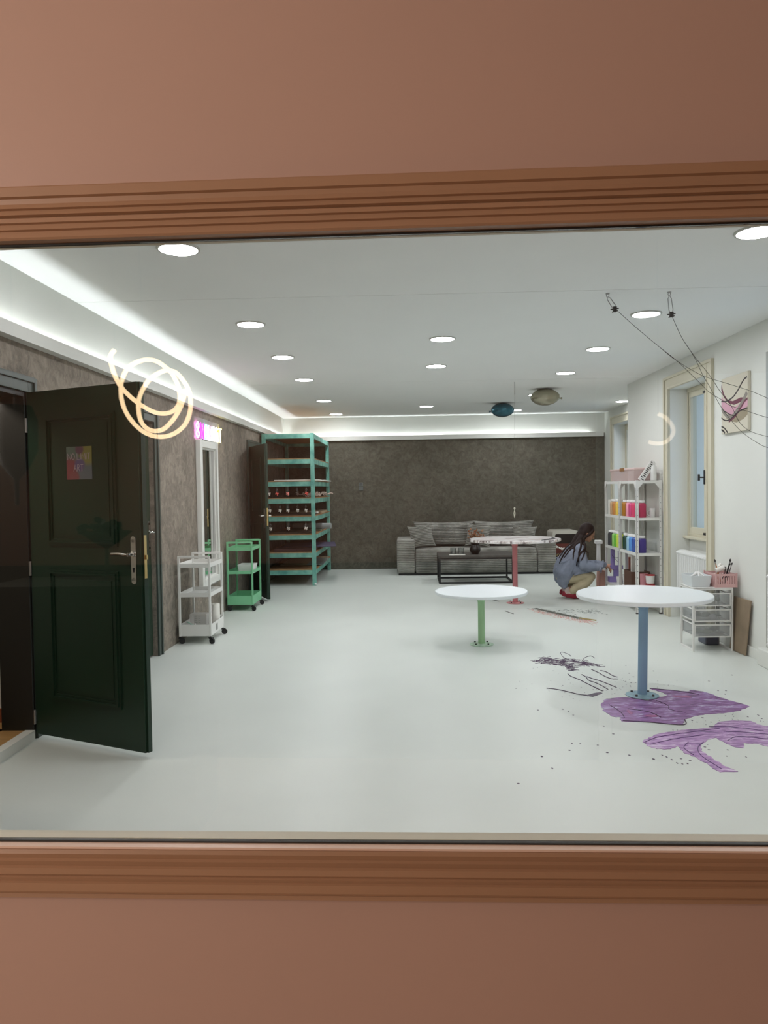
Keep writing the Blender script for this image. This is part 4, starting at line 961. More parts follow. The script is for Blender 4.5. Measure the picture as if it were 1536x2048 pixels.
for i, (x, lab) in enumerate(((0.735, 'left one of two ribbed drinking glasses on the coffee table'), (0.862, 'right one of two ribbed drinking glasses on the coffee table'))):
    b = MB(); n = 36; prof = [(0.036, 0.0), (0.047, 0.006), (0.049, 0.105), (0.045, 0.105), (0.042, 0.012), (0.0, 0.012)]
    vs = []
    for r_, z in prof: vs += [Vector((x+(r_*(1+0.04*(k % 2)))*math.cos(2*PI*k/n), 12.60+(r_*(1+0.04*(k % 2)))*math.sin(2*PI*k/n), H+0.0005+z)) for k in range(n)]
    b.add(vs, [(a*n+k, a*n+(k+1) % n, (a+1)*n+(k+1) % n, (a+1)*n+k) for a in range(len(prof)-1) for k in range(n)]+[tuple(range(n))[::-1]])
    tag(b.build('drinking_glass', GLS), lab, 'glass', 'glasses on the coffee table')
b = MB().box(0.66, 0.92, 12.40, 12.52, H+0.0005, H+0.008, M=None)
tag(b.build('paper_napkin', M_PAPER, bevel=0.002), 'small white paper napkin lying before the glasses', 'napkin')
b = MB().lathe([(0.0, 0.0), (0.055, 0.0), (0.062, 0.01), (0.088, 0.055), (0.092, 0.085), (0.070, 0.125), (0.060, 0.150), (0.082, 0.175), (0.076, 0.176), (0.052, 0.150), (0.05, 0.10), (0.0, 0.10)], (1.095, 12.62, H+0.0005), 36)
tag(b.build('vase', mat('black_ceramic', srgb(14, 13, 13), 0.3)), 'squat black vase with dried flowers on the coffee table', 'vase')
fl = thing('dried_flowers', (1.095, 12.62, H+0.12), 'bunch of rust brown dried flowers in the black vase', 'flowers')
b = MB(); f1 = MB(); r = random.Random(9)
for k in range(34):
    a = r.uniform(0, 2*PI); sp = r.uniform(0.02, 0.15); hh = r.uniform(0.16, 0.32)*(1-0.5*sp)
    top = Vector((1.095+math.cos(a)*sp, 12.62+math.sin(a)*sp, H+0.10+hh))
    b.tube([(1.095+math.cos(a)*0.02, 12.62+math.sin(a)*0.02, H+0.12), (1.095+math.cos(a)*sp*0.6, 12.62+math.sin(a)*sp*0.6, H+0.10+hh*0.6), top], 0.0022, 5)
    for _ in range(5):
        d = Vector((r.gauss(0, 1), r.gauss(0, 1), r.gauss(0, 1))).normalized()
        f1.ell(top+d*0.014, (0.014, 0.008, 0.005), Euler((r.uniform(0, 3), r.uniform(0, 3), 0)).to_matrix(), nu=7, nv=5, m=k % 2)
b.build('stems', mat('dry_stem', srgb(84, 62, 44), 0.8), fl)
f1.build('petals', [mat('rust_petal', srgb(142, 86, 56), 0.85), mat('beige_petal', srgb(176, 128, 96), 0.85)], fl)['kind'] = 'stuff'

# ================================================================ RETRO CABINET RIGHT OF THE SOFA
cb = thing('retro_cabinet', (2.86, 14.35, 0), 'pale rounded cabinet with a dark front beside the sofa', 'cabinet')
cx0, cx1, cy0, cy1, cz1 = 2.635, 3.12, 14.05, 14.62, 0.735
def rrect(x0, x1, z0, z1, r, n=6):
    o = []
    for (cx, cz, a0) in ((x1-r, z1-r, 0), (x0+r, z1-r, PI/2), (x0+r, z0+r, PI), (x1-r, z0+r, 1.5*PI)):
        o += [(cx+r*math.cos(a0+PI/2*k/n), cz+r*math.sin(a0+PI/2*k/n)) for k in range(n+1)]
    return o
outer = rrect(cx0, cx1, 0.02, cz1, 0.06); inner = rrect(cx0+0.045, cx1-0.045, 0.07, cz1-0.06, 0.03); n = len(outer)
vs = [Vector((x, cy0, z)) for x, z in outer]+[Vector((x, cy0, z)) for x, z in inner]+[Vector((x, cy1, z)) for x, z in outer]+[Vector((x, cy0+0.45, z)) for x, z in inner]
fs = []
for k in range(n):
    j = (k+1) % n; fs += [(k, j, n+j, n+k), (k, 2*n+k, 2*n+j, j), (n+k, n+j, 3*n+j, 3*n+k)]
fs += [tuple(range(2*n, 3*n)), tuple(range(3*n, 4*n))]
b = MB().add(vs, fs, 0, True); b.build('shell', mat('putty_enamel', srgb(196, 192, 180), 0.35), cb)
MB().box(cx0+0.046, cx1-0.046, cy0+0.02, cy0+0.03, 0.50, cz1-0.062).build('dark_window', mat('black_glass', srgb(12, 10, 10), 0.12), cb)
MB().box(cx0+0.046, cx1-0.046, cy0+0.02, cy0+0.03, 0.32, 0.498).build('red_panel', mat('rust_red_panel', srgb(96, 34, 24), 0.5), cb)
MB().box(cx0+0.046, cx1-0.046, cy0+0.02, cy0+0.03, 0.07, 0.318).build('lower_panel', mat('dark_teal_panel', srgb(40, 44, 46), 0.5), cb)
for x in (cx0+0.10, cx0+0.19):
    MB().tube([(x+0.022*math.cos(k*PI/10), cy0+0.012, 0.285+0.022*math.sin(k*PI/10)) for k in range(20)], 0.006, 8, closed=True).build('gold_ring', M_BRASS, cb)
    MB().tube([(x+0.022*math.cos(k*PI/10), cy0+0.012, 0.205+0.022*math.sin(k*PI/10)) for k in range(20)], 0.006, 8, closed=True).build('grey_ring', M_STEEL, cb)
b = MB(); r = random.Random(4)
for k in range(7): b.tube(smooth_curve([(2.62+0.03*k, 13.98, 0.49-0.012*k), (2.66+0.03*k, 13.96, 0.47-0.012*k+r.uniform(-.03, .03)), (2.69+0.03*k, 13.99, 0.45-0.010*k)], 4), 0.009, 6)
tag(b.build('paper_garland', M_PAPER), 'crumpled white paper garland in front of the pale cabinet', 'garland')

# ================================================================ RADIATORS
def radiator(X, y0, y1, z0, z1, label, valve_y):
    t = thing('radiator', (X, (y0+y1)/2, z0), label, 'radiator', 'white column radiators under the windows')
    n = int(round((y1-y0)/0.058)); b = MB(); p = (y1-y0)/n
    for k in range(n):
        yc = y0+p*(k+0.5)
        for xc in (X-0.05, X, X+0.05): b.cyl((xc, yc, z0+0.03), (xc, yc, z1-0.03), 0.0165, n=10)
        for zc, s in ((z1-0.035, 1), (z0+0.035, -1)):
            b.ell((X, yc, zc), (0.078, p*0.49, 0.035), nu=16, nv=8)
    b.cyl((X, y0, z1-0.04), (X, y1, z1-0.04), 0.018, n=12); b.cyl((X, y0, z0+0.04), (X, y1, z0+0.04), 0.018, n=12)
    b.build('radiator_body', mat('radiator_enamel', srgb(224, 226, 224), 0.35), t)
    v = MB().cyl((X, valve_y, z1-0.04), (X, valve_y+0.05, z1-0.04), 0.014, n=12).cyl((X-0.03, valve_y+0.03, z1-0.04), (X+0.03, valve_y+0.03, z1-0.04), 0.017, n=12)
    v.build('valve', M_WMETAL, t)
    MB().cyl((X, valve_y+0.03, 0.0), (X, valve_y+0.03, z1-0.04), 0.009, n=10).build('pipe', M_WMETAL, t)
    return t
radiator(XR+0.10, 7.92, 8.93, 0.12, 0.80, 'white column radiator under the near window beside the white shelving', 8.93)
radiator(XR+0.005, 5.45, 6.50, 0.16, 0.80, 'white column radiator cut off by the right edge of the picture', 6.50)

# ================================================================ WHITE SHELVING UNITS
def shelf_unit(x, y0, y1, label):
    x0, x1 = x; t = thing('shelving_unit', ((x0+x1)/2, (y0+y1)/2, 0), label, 'shelf', 'white metal shelving units by the window')
    L, th = 0.032, 0.003; zt_ = 1.605
    for X, sx in ((x0, 1), (x1, -1)):
        for Y, sy in ((y0, 1), (y1, -1)):
            b = MB(); b.box(min(X, X+sx*L), max(X, X+sx*L), min(Y, Y+sy*th), max(Y, Y+sy*th), 0.01, zt_).box(min(X, X+sx*th), max(X, X+sx*th), min(Y, Y+sy*L), max(Y, Y+sy*L), 0.01, zt_)
            for k in range(21):
                z = 0.06+k*0.075
                b.cyl((X+sx*L*0.55, Y-sy*0.0006, z), (X+sx*L*0.55, Y+sy*0.001, z), 0.0045, n=8, m=1)
                b.cyl((X-sx*0.0006, Y+sy*L*0.55, z), (X+sx*0.001, Y+sy*L*0.55, z), 0.0045, n=8, m=1)
            p = b.build('post', [M_WMETAL, M_BLACKM], t)
            MB().box(min(X, X+sx*(L+.002)), max(X, X+sx*(L+.002)), min(Y, Y+sy*(L+.002)), max(Y, Y+sy*(L+.002)), 0, 0.014).build('foot', M_BLACK, p)
    for z in (1.575, 1.13, 0.705, 0.20):
        b = MB().box(x0+0.004, x1-0.004, y0+0.004, y1-0.004, z+0.022, z+0.025)
        b.box(x0+0.004, x1-0.004, y0+0.0035, y0+0.0055, z-0.008, z+0.025).box(x0+0.004, x1-0.004, y1-0.0055, y1-0.0035, z-0.008, z+0.025)
        b.box(x0+0.0035, x0+0.0055, y0+0.006, y1-0.006, z-0.008, z+0.025).box(x1-0.0055, x1-0.0035, y0+0.006, y1-0.006, z-0.008, z+0.025)
        b.build('shelf', M_WMETAL, t)
    b = MB()
    for (Y, sy) in ((y0, 1), (y1, -1)):
        b.add([Vector((x0-0.001, Y, 1.60)), Vector((x0-0.001, Y+sy*0.085, 1.60)), Vector((x0-0.001, Y+sy*0.085, 1.57)), Vector((x0-0.001, Y+sy*0.035, 1.51)), Vector((x0-0.001, Y, 1.51)),
               Vector((x0+0.002, Y, 1.60)), Vector((x0+0.002, Y+sy*0.085, 1.60)), Vector((x0+0.002, Y+sy*0.085, 1.57)), Vector((x0+0.002, Y+sy*0.035, 1.51)), Vector((x0+0.002, Y, 1.51))],
              [(0, 1, 2, 3, 4), (9, 8, 7, 6, 5)]+[(i, (i+1) % 5, 5+(i+1) % 5, 5+i) for i in range(5)])
    for (X, sx) in ((x0, 1), (x1, -1)):
        b.add([Vector((X, y0-0.001, 1.60)), Vector((X+sx*0.085, y0-0.001, 1.60)), Vector((X+sx*0.085, y0-0.001, 1.57)), Vector((X+sx*0.035, y0-0.001, 1.51)), Vector((X, y0-0.001, 1.51)),
               Vector((X, y0+0.002, 1.60)), Vector((X+sx*0.085, y0+0.002, 1.60)), Vector((X+sx*0.085, y0+0.002, 1.57)), Vector((X+sx*0.035, y0+0.002, 1.51)), Vector((X, y0+0.002, 1.51))],
              [(0, 1, 2, 3, 4), (9, 8, 7, 6, 5)]+[(i, (i+1) % 5, 5+(i+1) % 5, 5+i) for i in range(5)])
    b.build('corner_gusset', M_WMETAL, t)
    return t
SX = (2.722, 3.030); SA = (9.225, 9.945); SB = (9.955, 10.675)
shelf_unit(SX, *SA, 'white metal shelving unit with pink and blue paint bottles, the nearer of two')
shelf_unit(SX, *SB, 'white metal shelving unit with yellow and green paint bottles, the farther of two')
Z1s, Z2s, Z3s, Z4s = 1.605-0.005+0.0005, 1.1555, 0.7305, 0.2255
# paint bottles
def bottle_mesh():
    b = MB(); n = 28
    def sq(r, z, k=4.0):
        vs = []
        for i in range(n):
            a = 2*PI*i/n; c_, s_ = math.cos(a), math.sin(a); d = (abs(c_)**k+abs(s_)**k)**(-1/k)
            vs.append(Vector((r*d*c_, r*d*s_, z)))
        return vs
    rings = [sq(.046, 0), sq(.049, .006), sq(.049, .150), sq(.046, .165, 3), sq(.036, .175, 2.4), sq(.034, .180, 2)]
    vs = [v for r_ in rings for v in r_]
    b.add(vs, [(a*n+k, a*n+(k+1) % n, (a+1)*n+(k+1) % n, (a+1)*n+k) for a in range(len(rings)-1) for k in range(n)]+[tuple(range(n))[::-1], tuple(range(len(vs)-n, len(vs)))], 0, True)
    return b
BODY = bottle_mesh().mesh('paint_bottle_body', M_WHITE); 
CAP = MB().lathe([(0.040, .178), (0.041, .180), (0.041, .204), (0.038, .207), (0, .207)], n=28).mesh('paint_bottle_cap', M_PWHITE)
def paint_bottle(x, y, z, colr, cname, label):
    t = thing('paint_bottle', (x, y, z), label, 'paint bottle', 'paint bottles on the white shelves', random.uniform(-0.06, 0.06))
    o = bpy.data.objects.new('bottle_body', BODY); COL.objects.link(o); o.parent = t
    o.material_slots[0].link = 'OBJECT'; o.material_slots[0].material = mat('bottle_'+cname, colr, 0.35)
    k = bpy.data.objects.new('cap', CAP); COL.objects.link(k); k.parent = t
    return t
bx = 2.79
UP = [(10.45, srgb(196, 160, 120), 'beige', 'beige paint bottle beside the patterned cup on the upper shelf'), (10.34, srgb(198, 134, 70), 'tan', 'tan brown paint bottle on the upper shelf'),
      (10.19, srgb(232, 196, 84), 'yellow', 'yellow paint bottle on the upper shelf of the farther unit'), (9.87, srgb(170, 112, 14), 'mustard', 'dark mustard paint bottle on the upper shelf'),
      (9.70, srgb(238, 158, 178), 'light_pink', 'light pink paint bottle on the upper shelf'), (9.585, srgb(206, 74, 128), 'magenta', 'magenta paint bottle on the upper shelf'),
      (9.47, srgb(220, 66, 110), 'hot_pink', 'hot pink paint bottle on the upper shelf'), (9.30, srgb(178, 44, 84), 'crimson', 'crimson paint bottle at the near end of the upper shelf')]
LO = [(10.575, srgb(38, 44, 54), 'charcoal', 'charcoal paint bottle at the far end of the lower bottle shelf'), (10.475, srgb(28, 34, 44), 'black', 'black paint bottle second from the far end of the lower bottle shelf'),
      (10.37, srgb(150, 206, 110), 'pale_green', 'pale green paint bottle on the lower bottle shelf'), (10.265, srgb(96, 190, 44), 'grass_green', 'grass green paint bottle on the lower bottle shelf'),
      (10.16, srgb(206, 226, 90), 'lime', 'lime yellow paint bottle on the lower bottle shelf'), (9.85, srgb(8, 62, 50), 'dark_green', 'dark green paint bottle on the lower bottle shelf'),
      (9.68, srgb(158, 200, 222), 'ice_blue', 'ice blue paint bottle on the lower bottle shelf'), (9.57, srgb(84, 144, 212), 'sky_blue', 'sky blue paint bottle on the lower bottle shelf'),
      (9.46, srgb(48, 88, 168), 'royal_blue', 'royal blue paint bottle on the lower bottle shelf'), (9.30, srgb(58, 46, 128), 'indigo', 'indigo paint bottle at the near end of the lower bottle shelf')]
for y, cc, cn, lab in UP: paint_bottle(bx+(0.02 if cn == 'crimson' else 0), y, Z2s, cc, cn, lab)
for y, cc, cn, lab in LO: paint_bottle(bx+(0.02 if cn == 'indigo' else 0), y, Z3s, cc, cn, lab)
b = MB().lathe([(0.0, 0), (0.042, 0), (0.046, 0.02), (0.046, 0.2), (0.043, 0.2), (0.042, 0.01), (0, 0.01)], (2.79, 10.57, Z2s), 28)
tag(b.build('paper_cup', mat('patterned_paper', srgb(214, 212, 204), 0.7, var=0.12, vscale=30)), 'tall pale patterned paper cup at the far end of the upper shelf', 'cup')
mg = thing('ceramic_mug', (2.93, 9.32, Z2s), 'white patterned mug near the right post on the upper shelf', 'mug')
MB().lathe([(0.0, 0), (0.030, 0), (0.036, 0.01), (0.036, 0.11), (0.032, 0.11), (0.031, 0.01), (0, 0.01)], (2.945, 9.32, Z2s), 28).build('cup_body', M_PWHITE, mg)
MB().tube([(2.911-0.026*math.sin(k*PI/10), 9.32, Z2s+0.05+0.028*math.cos(k*PI/10)) for k in range(11)], 0.007, 8).build('handle', M_PWHITE, mg)
# top of the shelving
ZT = 1.6015
bxm = mat('pink_clear_plastic', srgb(234, 208, 206), 0.2, alpha=0.35)
sb = thing('storage_box', (2.85, 9.80, ZT), 'translucent pink storage box with a pale lid on top of the white shelving', 'storage box')
b = MB(); tub(b, 2.868, 9.93, ZT, 0.135, 0.12, 0.55, 0.94); b.build('box_body', bxm, sb)
MB().box(2.744, 2.992, 9.37, 10.49, ZT+0.136, ZT+0.160).build('lid', mat('pale_pink_lid', srgb(230, 204, 200), 0.3), sb, bevel=0.006)
MB().box(2.738, 2.744, 9.80, 9.98, ZT+0.125, ZT+0.165).build('clasp', mat('amber_clasp', srgb(150, 104, 58), 0.4), sb)
b = MB().lathe([(0.0, 0), (0.034, 0), (0.037, 0.006), (0.036, 0.15), (0.030, 0.175), (0.014, 0.185), (0.014, 0.20), (0.018, 0.201), (0.018, 0.225), (0, 0.225)], (2.955, 9.30, ZT), 24)
tag(b.build('squeeze_bottle', M_PWHITE), 'white squeeze bottle on top of the nearer shelving unit', 'bottle')
Mx = Matrix.Translation((2.80, 9.30, ZT+0.002)) @ Matrix.Rotation(0.62, 4, 'Y')
b = MB().box(-0.035, 0.035, -0.01, 0.01, 0, 0.27, 0, M=Mx); r = random.Random(2)
for k in range(11):
    z = 0.015+k*0.023; b.box(-0.030+r.uniform(0, .02), 0.004+r.uniform(0, .024), -0.0112, -0.0101, z, z+0.011, 1, M=Mx)
tag(b.build('patterned_carton', [M_PWHITE, M_BLACK]), 'narrow black and white patterned carton leaning against the pink box', 'carton')
# bottom compartments
br = MB(); tub(br, 2.86, 9.67, Z4s, 0.25, 0.115, 0.16, 0.99, 0.012)
tag(br.build('wooden_crate', mat('dark_brown_wood', srgb(74, 44, 26), 0.6), bevel=0.002), 'dark brown wooden crate on the bottom shelf of the nearer unit', 'crate')
bk = thing('paint_bucket', (2.915, 9.32, Z4s), 'lower white bucket of the stacked pair, standing on the bottom shelf', 'bucket', 'small buckets on the bottom shelf')
MB().lathe([(0.0, 0), (0.045, 0), (0.054, 0.11), (0.050, 0.11), (0.042, 0.006), (0, 0.006)], (2.915, 9.32, Z4s), 28).build('bucket_body', M_PWHITE, bk)
MB().lathe([(0.050, 0.108), (0.058, 0.108), (0.058, 0.118), (0.050, 0.118), (0.050, 0.108)], (2.915, 9.32, Z4s), 28).build('rim', mat('red_rim', srgb(176, 34, 44), 0.4), bk)
MB().lathe([(0.0455, 0.0), (0.048, 0.0), (0.049, 0.012), (0.0465, 0.012)], (2.915, 9.32, Z4s), 28).build('base_ring', mat('red_rim', srgb(176, 34, 44), 0.4), bk)
bk = thing('paint_bucket', (2.915, 9.32, Z4s+0.1195), 'upper white bucket with a red rim, stacked on its twin on the bottom shelf', 'bucket', 'small buckets on the bottom shelf')
MB().lathe([(0.0, 0), (0.045, 0), (0.054, 0.11), (0.050, 0.11), (0.042, 0.006), (0, 0.006)], (2.915, 9.32, Z4s+0.1195), 28).build('bucket_body', M_PWHITE, bk)
MB().lathe([(0.050, 0.108), (0.058, 0.108), (0.058, 0.118), (0.050, 0.118), (0.050, 0.108)], (2.915, 9.32, Z4s+0.1195), 28).build('rim', mat('red_rim', srgb(176, 34, 44), 0.4), bk)
MB().lathe([(0.0455, 0.0), (0.048, 0.0), (0.049, 0.012), (0.0465, 0.012)], (2.915, 9.32, Z4s+0.1195), 28).build('base_ring', mat('red_rim', srgb(176, 34, 44), 0.4), bk)
b2 = MB().lathe([(0.0, 0), (0.042, 0), (0.050, 0.235), (0.046, 0.235), (0.040, 0.006), (0, 0.006)], (2.88, 9.445, Z4s), 28)
tag(b2.build('paint_bucket', mat('rose_plastic', srgb(196, 132, 140), 0.4)), 'tall dull pink bucket just behind the pair of red rimmed buckets', 'bucket', 'small buckets on the bottom shelf')
cb2 = mat('white_carton', srgb(214, 212, 206), 0.7)
tag(MB().box(2.80, 2.96, 9.70, 9.73, 0.24, 0.69).xf(Matrix.Identity(4)).build('sketch_pad', cb2, bevel=0.002), 'white sketch pad standing upright in the dark wooden crate', 'sketch pad')
tag(MB().box(2.82, 2.95, 9.86, 9.90, Z4s, Z4s+0.40).build('red_folder', mat('brick_red_card', srgb(128, 58, 46), 0.6)), 'upright brick red folder behind the wooden crate', 'folder')
pu = thing('plastic_stand', (2.82, 10.50, Z4s), 'purple plastic stand with two uprights in the farther shelving unit', 'stand')
PM = mat('violet_plastic', srgb(134, 120, 182), 0.45)
b = MB().box(2.765, 2.82, 10.53, 10.56, 0.42, 0.68).box(2.865, 2.915, 10.53, 10.56, 0.42, 0.68).box(2.755, 2.93, 10.525, 10.565, 0.40, 0.455).box(2.80, 2.89, 10.53, 10.56, 0.30, 0.40).box(2.74, 2.93, 10.52, 10.62, Z4s, 0.30)
b.build('stand_body', PM, pu, bevel=0.006)
MB().tube([(2.775, 10.52, 0.60), (2.83, 10.518, 0.53), (2.86, 10.52, 0.50)], 0.0028, 6).tube([(2.82, 10.52, 0.56), (2.87, 10.52, 0.56)], 0.004, 6).build('dark_cord', M_BLACKM, pu)
for i, (x, y, z, h, lab) in enumerate(((2.90, 10.30, Z4s, 0.13, 'white cup standing at the right on the bottom shelf of the farther unit'), (2.83, 10.34, Z4s, 0.10, 'short white cup left of the taller cup on the bottom shelf'))):
    b = MB().lathe([(0, 0), (0.034, 0), (0.044, h), (0.041, h), (0.031, 0.005), (0, 0.005)], (x, y, z), 24)
    tag(b.build('plastic_cup', M_PWHITE), lab, 'cup', 'white cups on the bottom shelf')
# white post and pink bag beyond the shelving
wp = thing('white_pedestal', (2.70, 10.95, 0), 'white post with a square cap standing behind the far end of the shelving', 'pedestal')
MB().cyl((2.70, 10.95, 0.02), (2.70, 10.95, 0.72), 0.036, 0.028, n=24).build('column', M_PWHITE, wp)
MB().box(2.65, 2.75, 10.90, 11.0, 0.72, 0.775).build('cap_block', M_PWHITE, wp, bevel=0.012)
MB().box(2.64, 2.76, 10.89, 11.01, 0.0, 0.02).build('base', M_PWHITE, wp, bevel=0.004)
pb = MB().extr([(-0.055, 0), (0.055, 0), (0.065, 0.14), (0.05, 0.36), (-0.045, 0.385), (-0.062, 0.2)], (2.70, 10.69, 0.0), (2.70, 10.87, 0.0), (1, 0, 0), (0, 0, 1))
tag(pb.build('pink_bag', mat('dusty_pink_cloth', srgb(186, 140, 128), 0.85), bevel=0.025, seg=3), 'dusty pink bag the crouching person reaches over', 'bag')

# ================================================================ DRAWER UNIT AND CRATES
du = thing('mesh_drawer_unit', (2.80, 7.28, 0), 'white metal drawer unit with see-through mesh drawers below the near window', 'drawer unit')
a0, a1, c0, c1, H = 2.615, 2.985, 7.12, 7.45, 0.585; q = 0.016
b = MB()
for x in (a0, a1-q):
    for y in (c0, c1-q): b.box(x, x+q, y, y+q, 0.0, H)
for y in (c0, c1-q): b.box(a0+q, a1-q, y, y+q, H-q, H)
for x in (a0, a1-q): b.box(x, x+q, c0+q, c1-q, H-q, H).box(x, x+q, c0+q, c1-q, 0.0, q)
b.build('frame', M_WMETAL, du, bevel=0.002)
MB().box(a0+0.002, a1-0.002, c0+0.002, c1-0.002, H, H+0.005).build('top_plate', M_WMETAL, du, bevel=0.001)
MESH = mat('grey_mesh', srgb(176, 180, 180), 0.6, alpha=0.38)
stuff_m = [mat('grey_green_stuff', srgb(110, 124, 104), 0.8), mat('clear_stuff', srgb(196, 198, 204), 0.5), mat('blue_grey_stuff', srgb(92, 98, 110), 0.7)]
for k, (za, zb) in enumerate(((0.42, 0.54), (0.275, 0.39), (0.13, 0.25))):
    d = MB(); e = 0.010; x0_, x1_, y0_, y1_ = a0+q+0.004, a1-q-0.004, c0+0.003, c1-0.004
    for z in (za, zb-e): d.box(x0_, x1_, y0_, y0_+e, z, z+e).box(x0_, x1_, y1_-e, y1_, z, z+e).box(x0_, x0_+e, y0_+e, y1_-e, z, z+e).box(x1_-e, x1_, y0_+e, y1_-e, z, z+e)
    for x in (x0_, x1_-e):
        for y in (y0_, y1_-e): d.box(x, x+e, y, y+e, za+e, zb-e)
    dr = d.build('drawer', M_WMETAL, du)
    g = MB(); t2 = 0.0015
    g.box(x0_+e, x1_-e, y0_+0.004, y0_+0.004+t2, za+e, zb-e).box(x0_+e, x1_-e, y1_-0.006, y1_-0.006+t2, za+e, zb-e)
    g.box(x0_+0.004, x0_+0.004+t2, y0_+e, y1_-e, za+e, zb-e).box(x1_-0.006, x1_-0.006+t2, y0_+e, y1_-e, za+e, zb-e).box(x0_+e, x1_-e, y0_+e, y1_-e, za+0.003, za+0.003+t2)
    g.build('mesh_side', MESH, dr)
    s = MB(); r = random.Random(20+k)
    for _ in range(12):
        s.ell((r.uniform(x0_+0.06, x1_-0.06), r.uniform(y0_+0.06, y1_-0.06), za+r.uniform(0.03, 0.05)), (r.uniform(.02, .045), r.uniform(.02, .04), r.uniform(.012, .028)), nu=10, nv=6, m=r.randrange(3))
    tag(s.build('drawer_contents', stuff_m), ('packed clutter in the top mesh drawer', 'packed clutter in the middle mesh drawer', 'packed clutter in the bottom mesh drawer')[k], 'clutter', kind='stuff')
HT = H+0.0055
b = MB(); tub(b, 2.715, 7.30, HT, 0.105, 0.095, 0.13, 0.86)
tag(b.build('plastic_tub', mat('pale_grey_tub', srgb(214, 220, 222), 0.4), bevel=0.006), 'pale grey tub of paint tubes on top of the drawer unit', 'tub')
for k in range(6):
    M = Matrix.Translation((2.665+0.018*k, 7.25+0.02*(k % 3), HT+0.102+0.006*(k % 2))) @ Matrix.Rotation(0.4+0.3*k, 4, 'Z') @ Matrix.Rotation(1.2, 4, 'Y')
    b = MB().cyl(M @ Vector((0, 0, -0.05)), M @ Vector((0, 0, 0.04)), 0.004, 0.012, n=10).cyl(M @ Vector((0, 0, 0.04)), M @ Vector((0, 0, 0.052)), 0.007, n=10)
    tag(b.build('paint_tube', M_PWHITE), 'white paint tube lying in the pale grey tub', 'paint tube', 'paint tubes in the grey tub')
cr = thing('folding_crate', (2.925, 7.27, HT), 'dusty pink folding crate full of brushes on the drawer unit', 'crate')
CM = mat('dusty_pink_plastic', srgb(206, 166, 164), 0.5)
x0_, x1_, y0_, y1_, z0_, z1_ = 2.83, 3.022, 7.13, 7.41, HT, HT+0.125
b = MB().box(x0_, x1_, y0_, y1_, z0_, z0_+0.006)
for (xa, xb, ya, yb) in ((x0_, x1_, y0_, y0_+0.006), (x0_, x1_, y1_-0.006, y1_)):
    b.box(xa, xb, ya, yb, z0_+0.006, z0_+0.03).box(xa, xb, ya, yb, z1_-0.02, z1_)
    nn = 9
    for k in range(nn):
        x = xa+(xb-xa)*k/nn; b.box(x+0.004, x+(xb-xa)/nn-0.004, ya+0.001, yb-0.001, z0_+0.03, z1_-0.035 if 2 < k < 6 else z1_-0.02)
for (xa, xb, ya, yb) in ((x0_, x0_+0.006, y0_+0.006, y1_-0.006), (x1_-0.006, x1_, y0_+0.006, y1_-0.006)):
    b.box(xa, xb, ya, yb, z0_+0.006, z0_+0.03).box(xa, xb, ya, yb, z1_-0.02, z1_)
    for k in range(12):
        y = ya+(yb-ya)*k/12; b.box(xa+0.001, xb-0.001, y+0.004, y+(yb-ya)/12-0.004, z0_+0.03, z1_-0.02)
for x in (x0_-0.004, x1_-0.008):
    for y in (y0_-0.004, y1_-0.008): b.box(x, x+0.012, y, y+0.012, z0_, z1_+0.008)
b.build('crate_body', CM, cr)
BRW = mat('brush_handle_black', srgb(26, 24, 24), 0.4); BRO = mat('brush_handle_orange', srgb(184, 112, 60), 0.4)
BR = [((2.93, 7.25), (2.855, 7.22), 0.255, BRO, 'paint brush with an orange handle leaning left in the pink crate'), ((2.92, 7.28), (2.875, 7.26), 0.24, BRO, 'thin brush with an orange handle behind the roller'),
      ((2.935, 7.22), (2.985, 7.18), 0.262, BRW, 'tallest black handled brush leaning right in the pink crate'), ((2.95, 7.24), (3.0, 7.21), 0.250, BRW, 'second black handled brush leaning right'),
      ((2.955, 7.22), (3.005, 7.19), 0.225, BRW, 'third black handled brush leaning right'), ((2.965, 7.27), (3.012, 7.25), 0.215, BRW, 'short black handled brush leaning right')]
for (p, q2, zz, m_, lab) in BR:
    t = thing('paint_brush', (p[0], p[1], HT+0.01), lab, 'paint brush', 'brushes in the pink crate')
    A, Bv = Vector((p[0], p[1], HT+0.012)), Vector((q2[0], q2[1], HT+zz)); d = (Bv-A)
    MB().tube([A, A+d*0.5, A+d*0.84], [0.0035, 0.005, 0.003], 8).build('handle', m_, t)
    MB().cyl(A+d*0.84, A+d*0.90, 0.005, 0.006, n=10).build('ferrule', M_STEEL, t)
    MB().tube([A+d*0.90, A+d*0.95, A+d], [0.006, 0.008, 0.002], 8).build('bristles', M_BLACK, t)
for (c_, a_, lab) in (((2.895, 7.20, HT+0.165), 0.35, 'white foam roller lying across the pink crate, left'), ((2.945, 7.26, HT+0.175), -0.6, 'white foam roller upright in the middle of the pink crate')):
    t = thing('paint_roller', c_, lab, 'paint roller', 'rollers in the pink crate')
    d = Vector((math.cos(a_), 0, math.sin(a_))); C_ = Vector(c_)
    MB().cyl(C_-d*0.04, C_+d*0.04, 0.022, n=20).build('roller_sleeve', mat('foam', srgb(232, 230, 224), 0.9), t)
    MB().tube([C_+d*0.042, C_+d*0.055, C_+d*0.05+Vector((0, 0, -0.05)), Vector((C_.x+0.01, C_.y+0.02, HT+0.02))], 0.004, 8).build('roller_arm', M_BLACK, t)
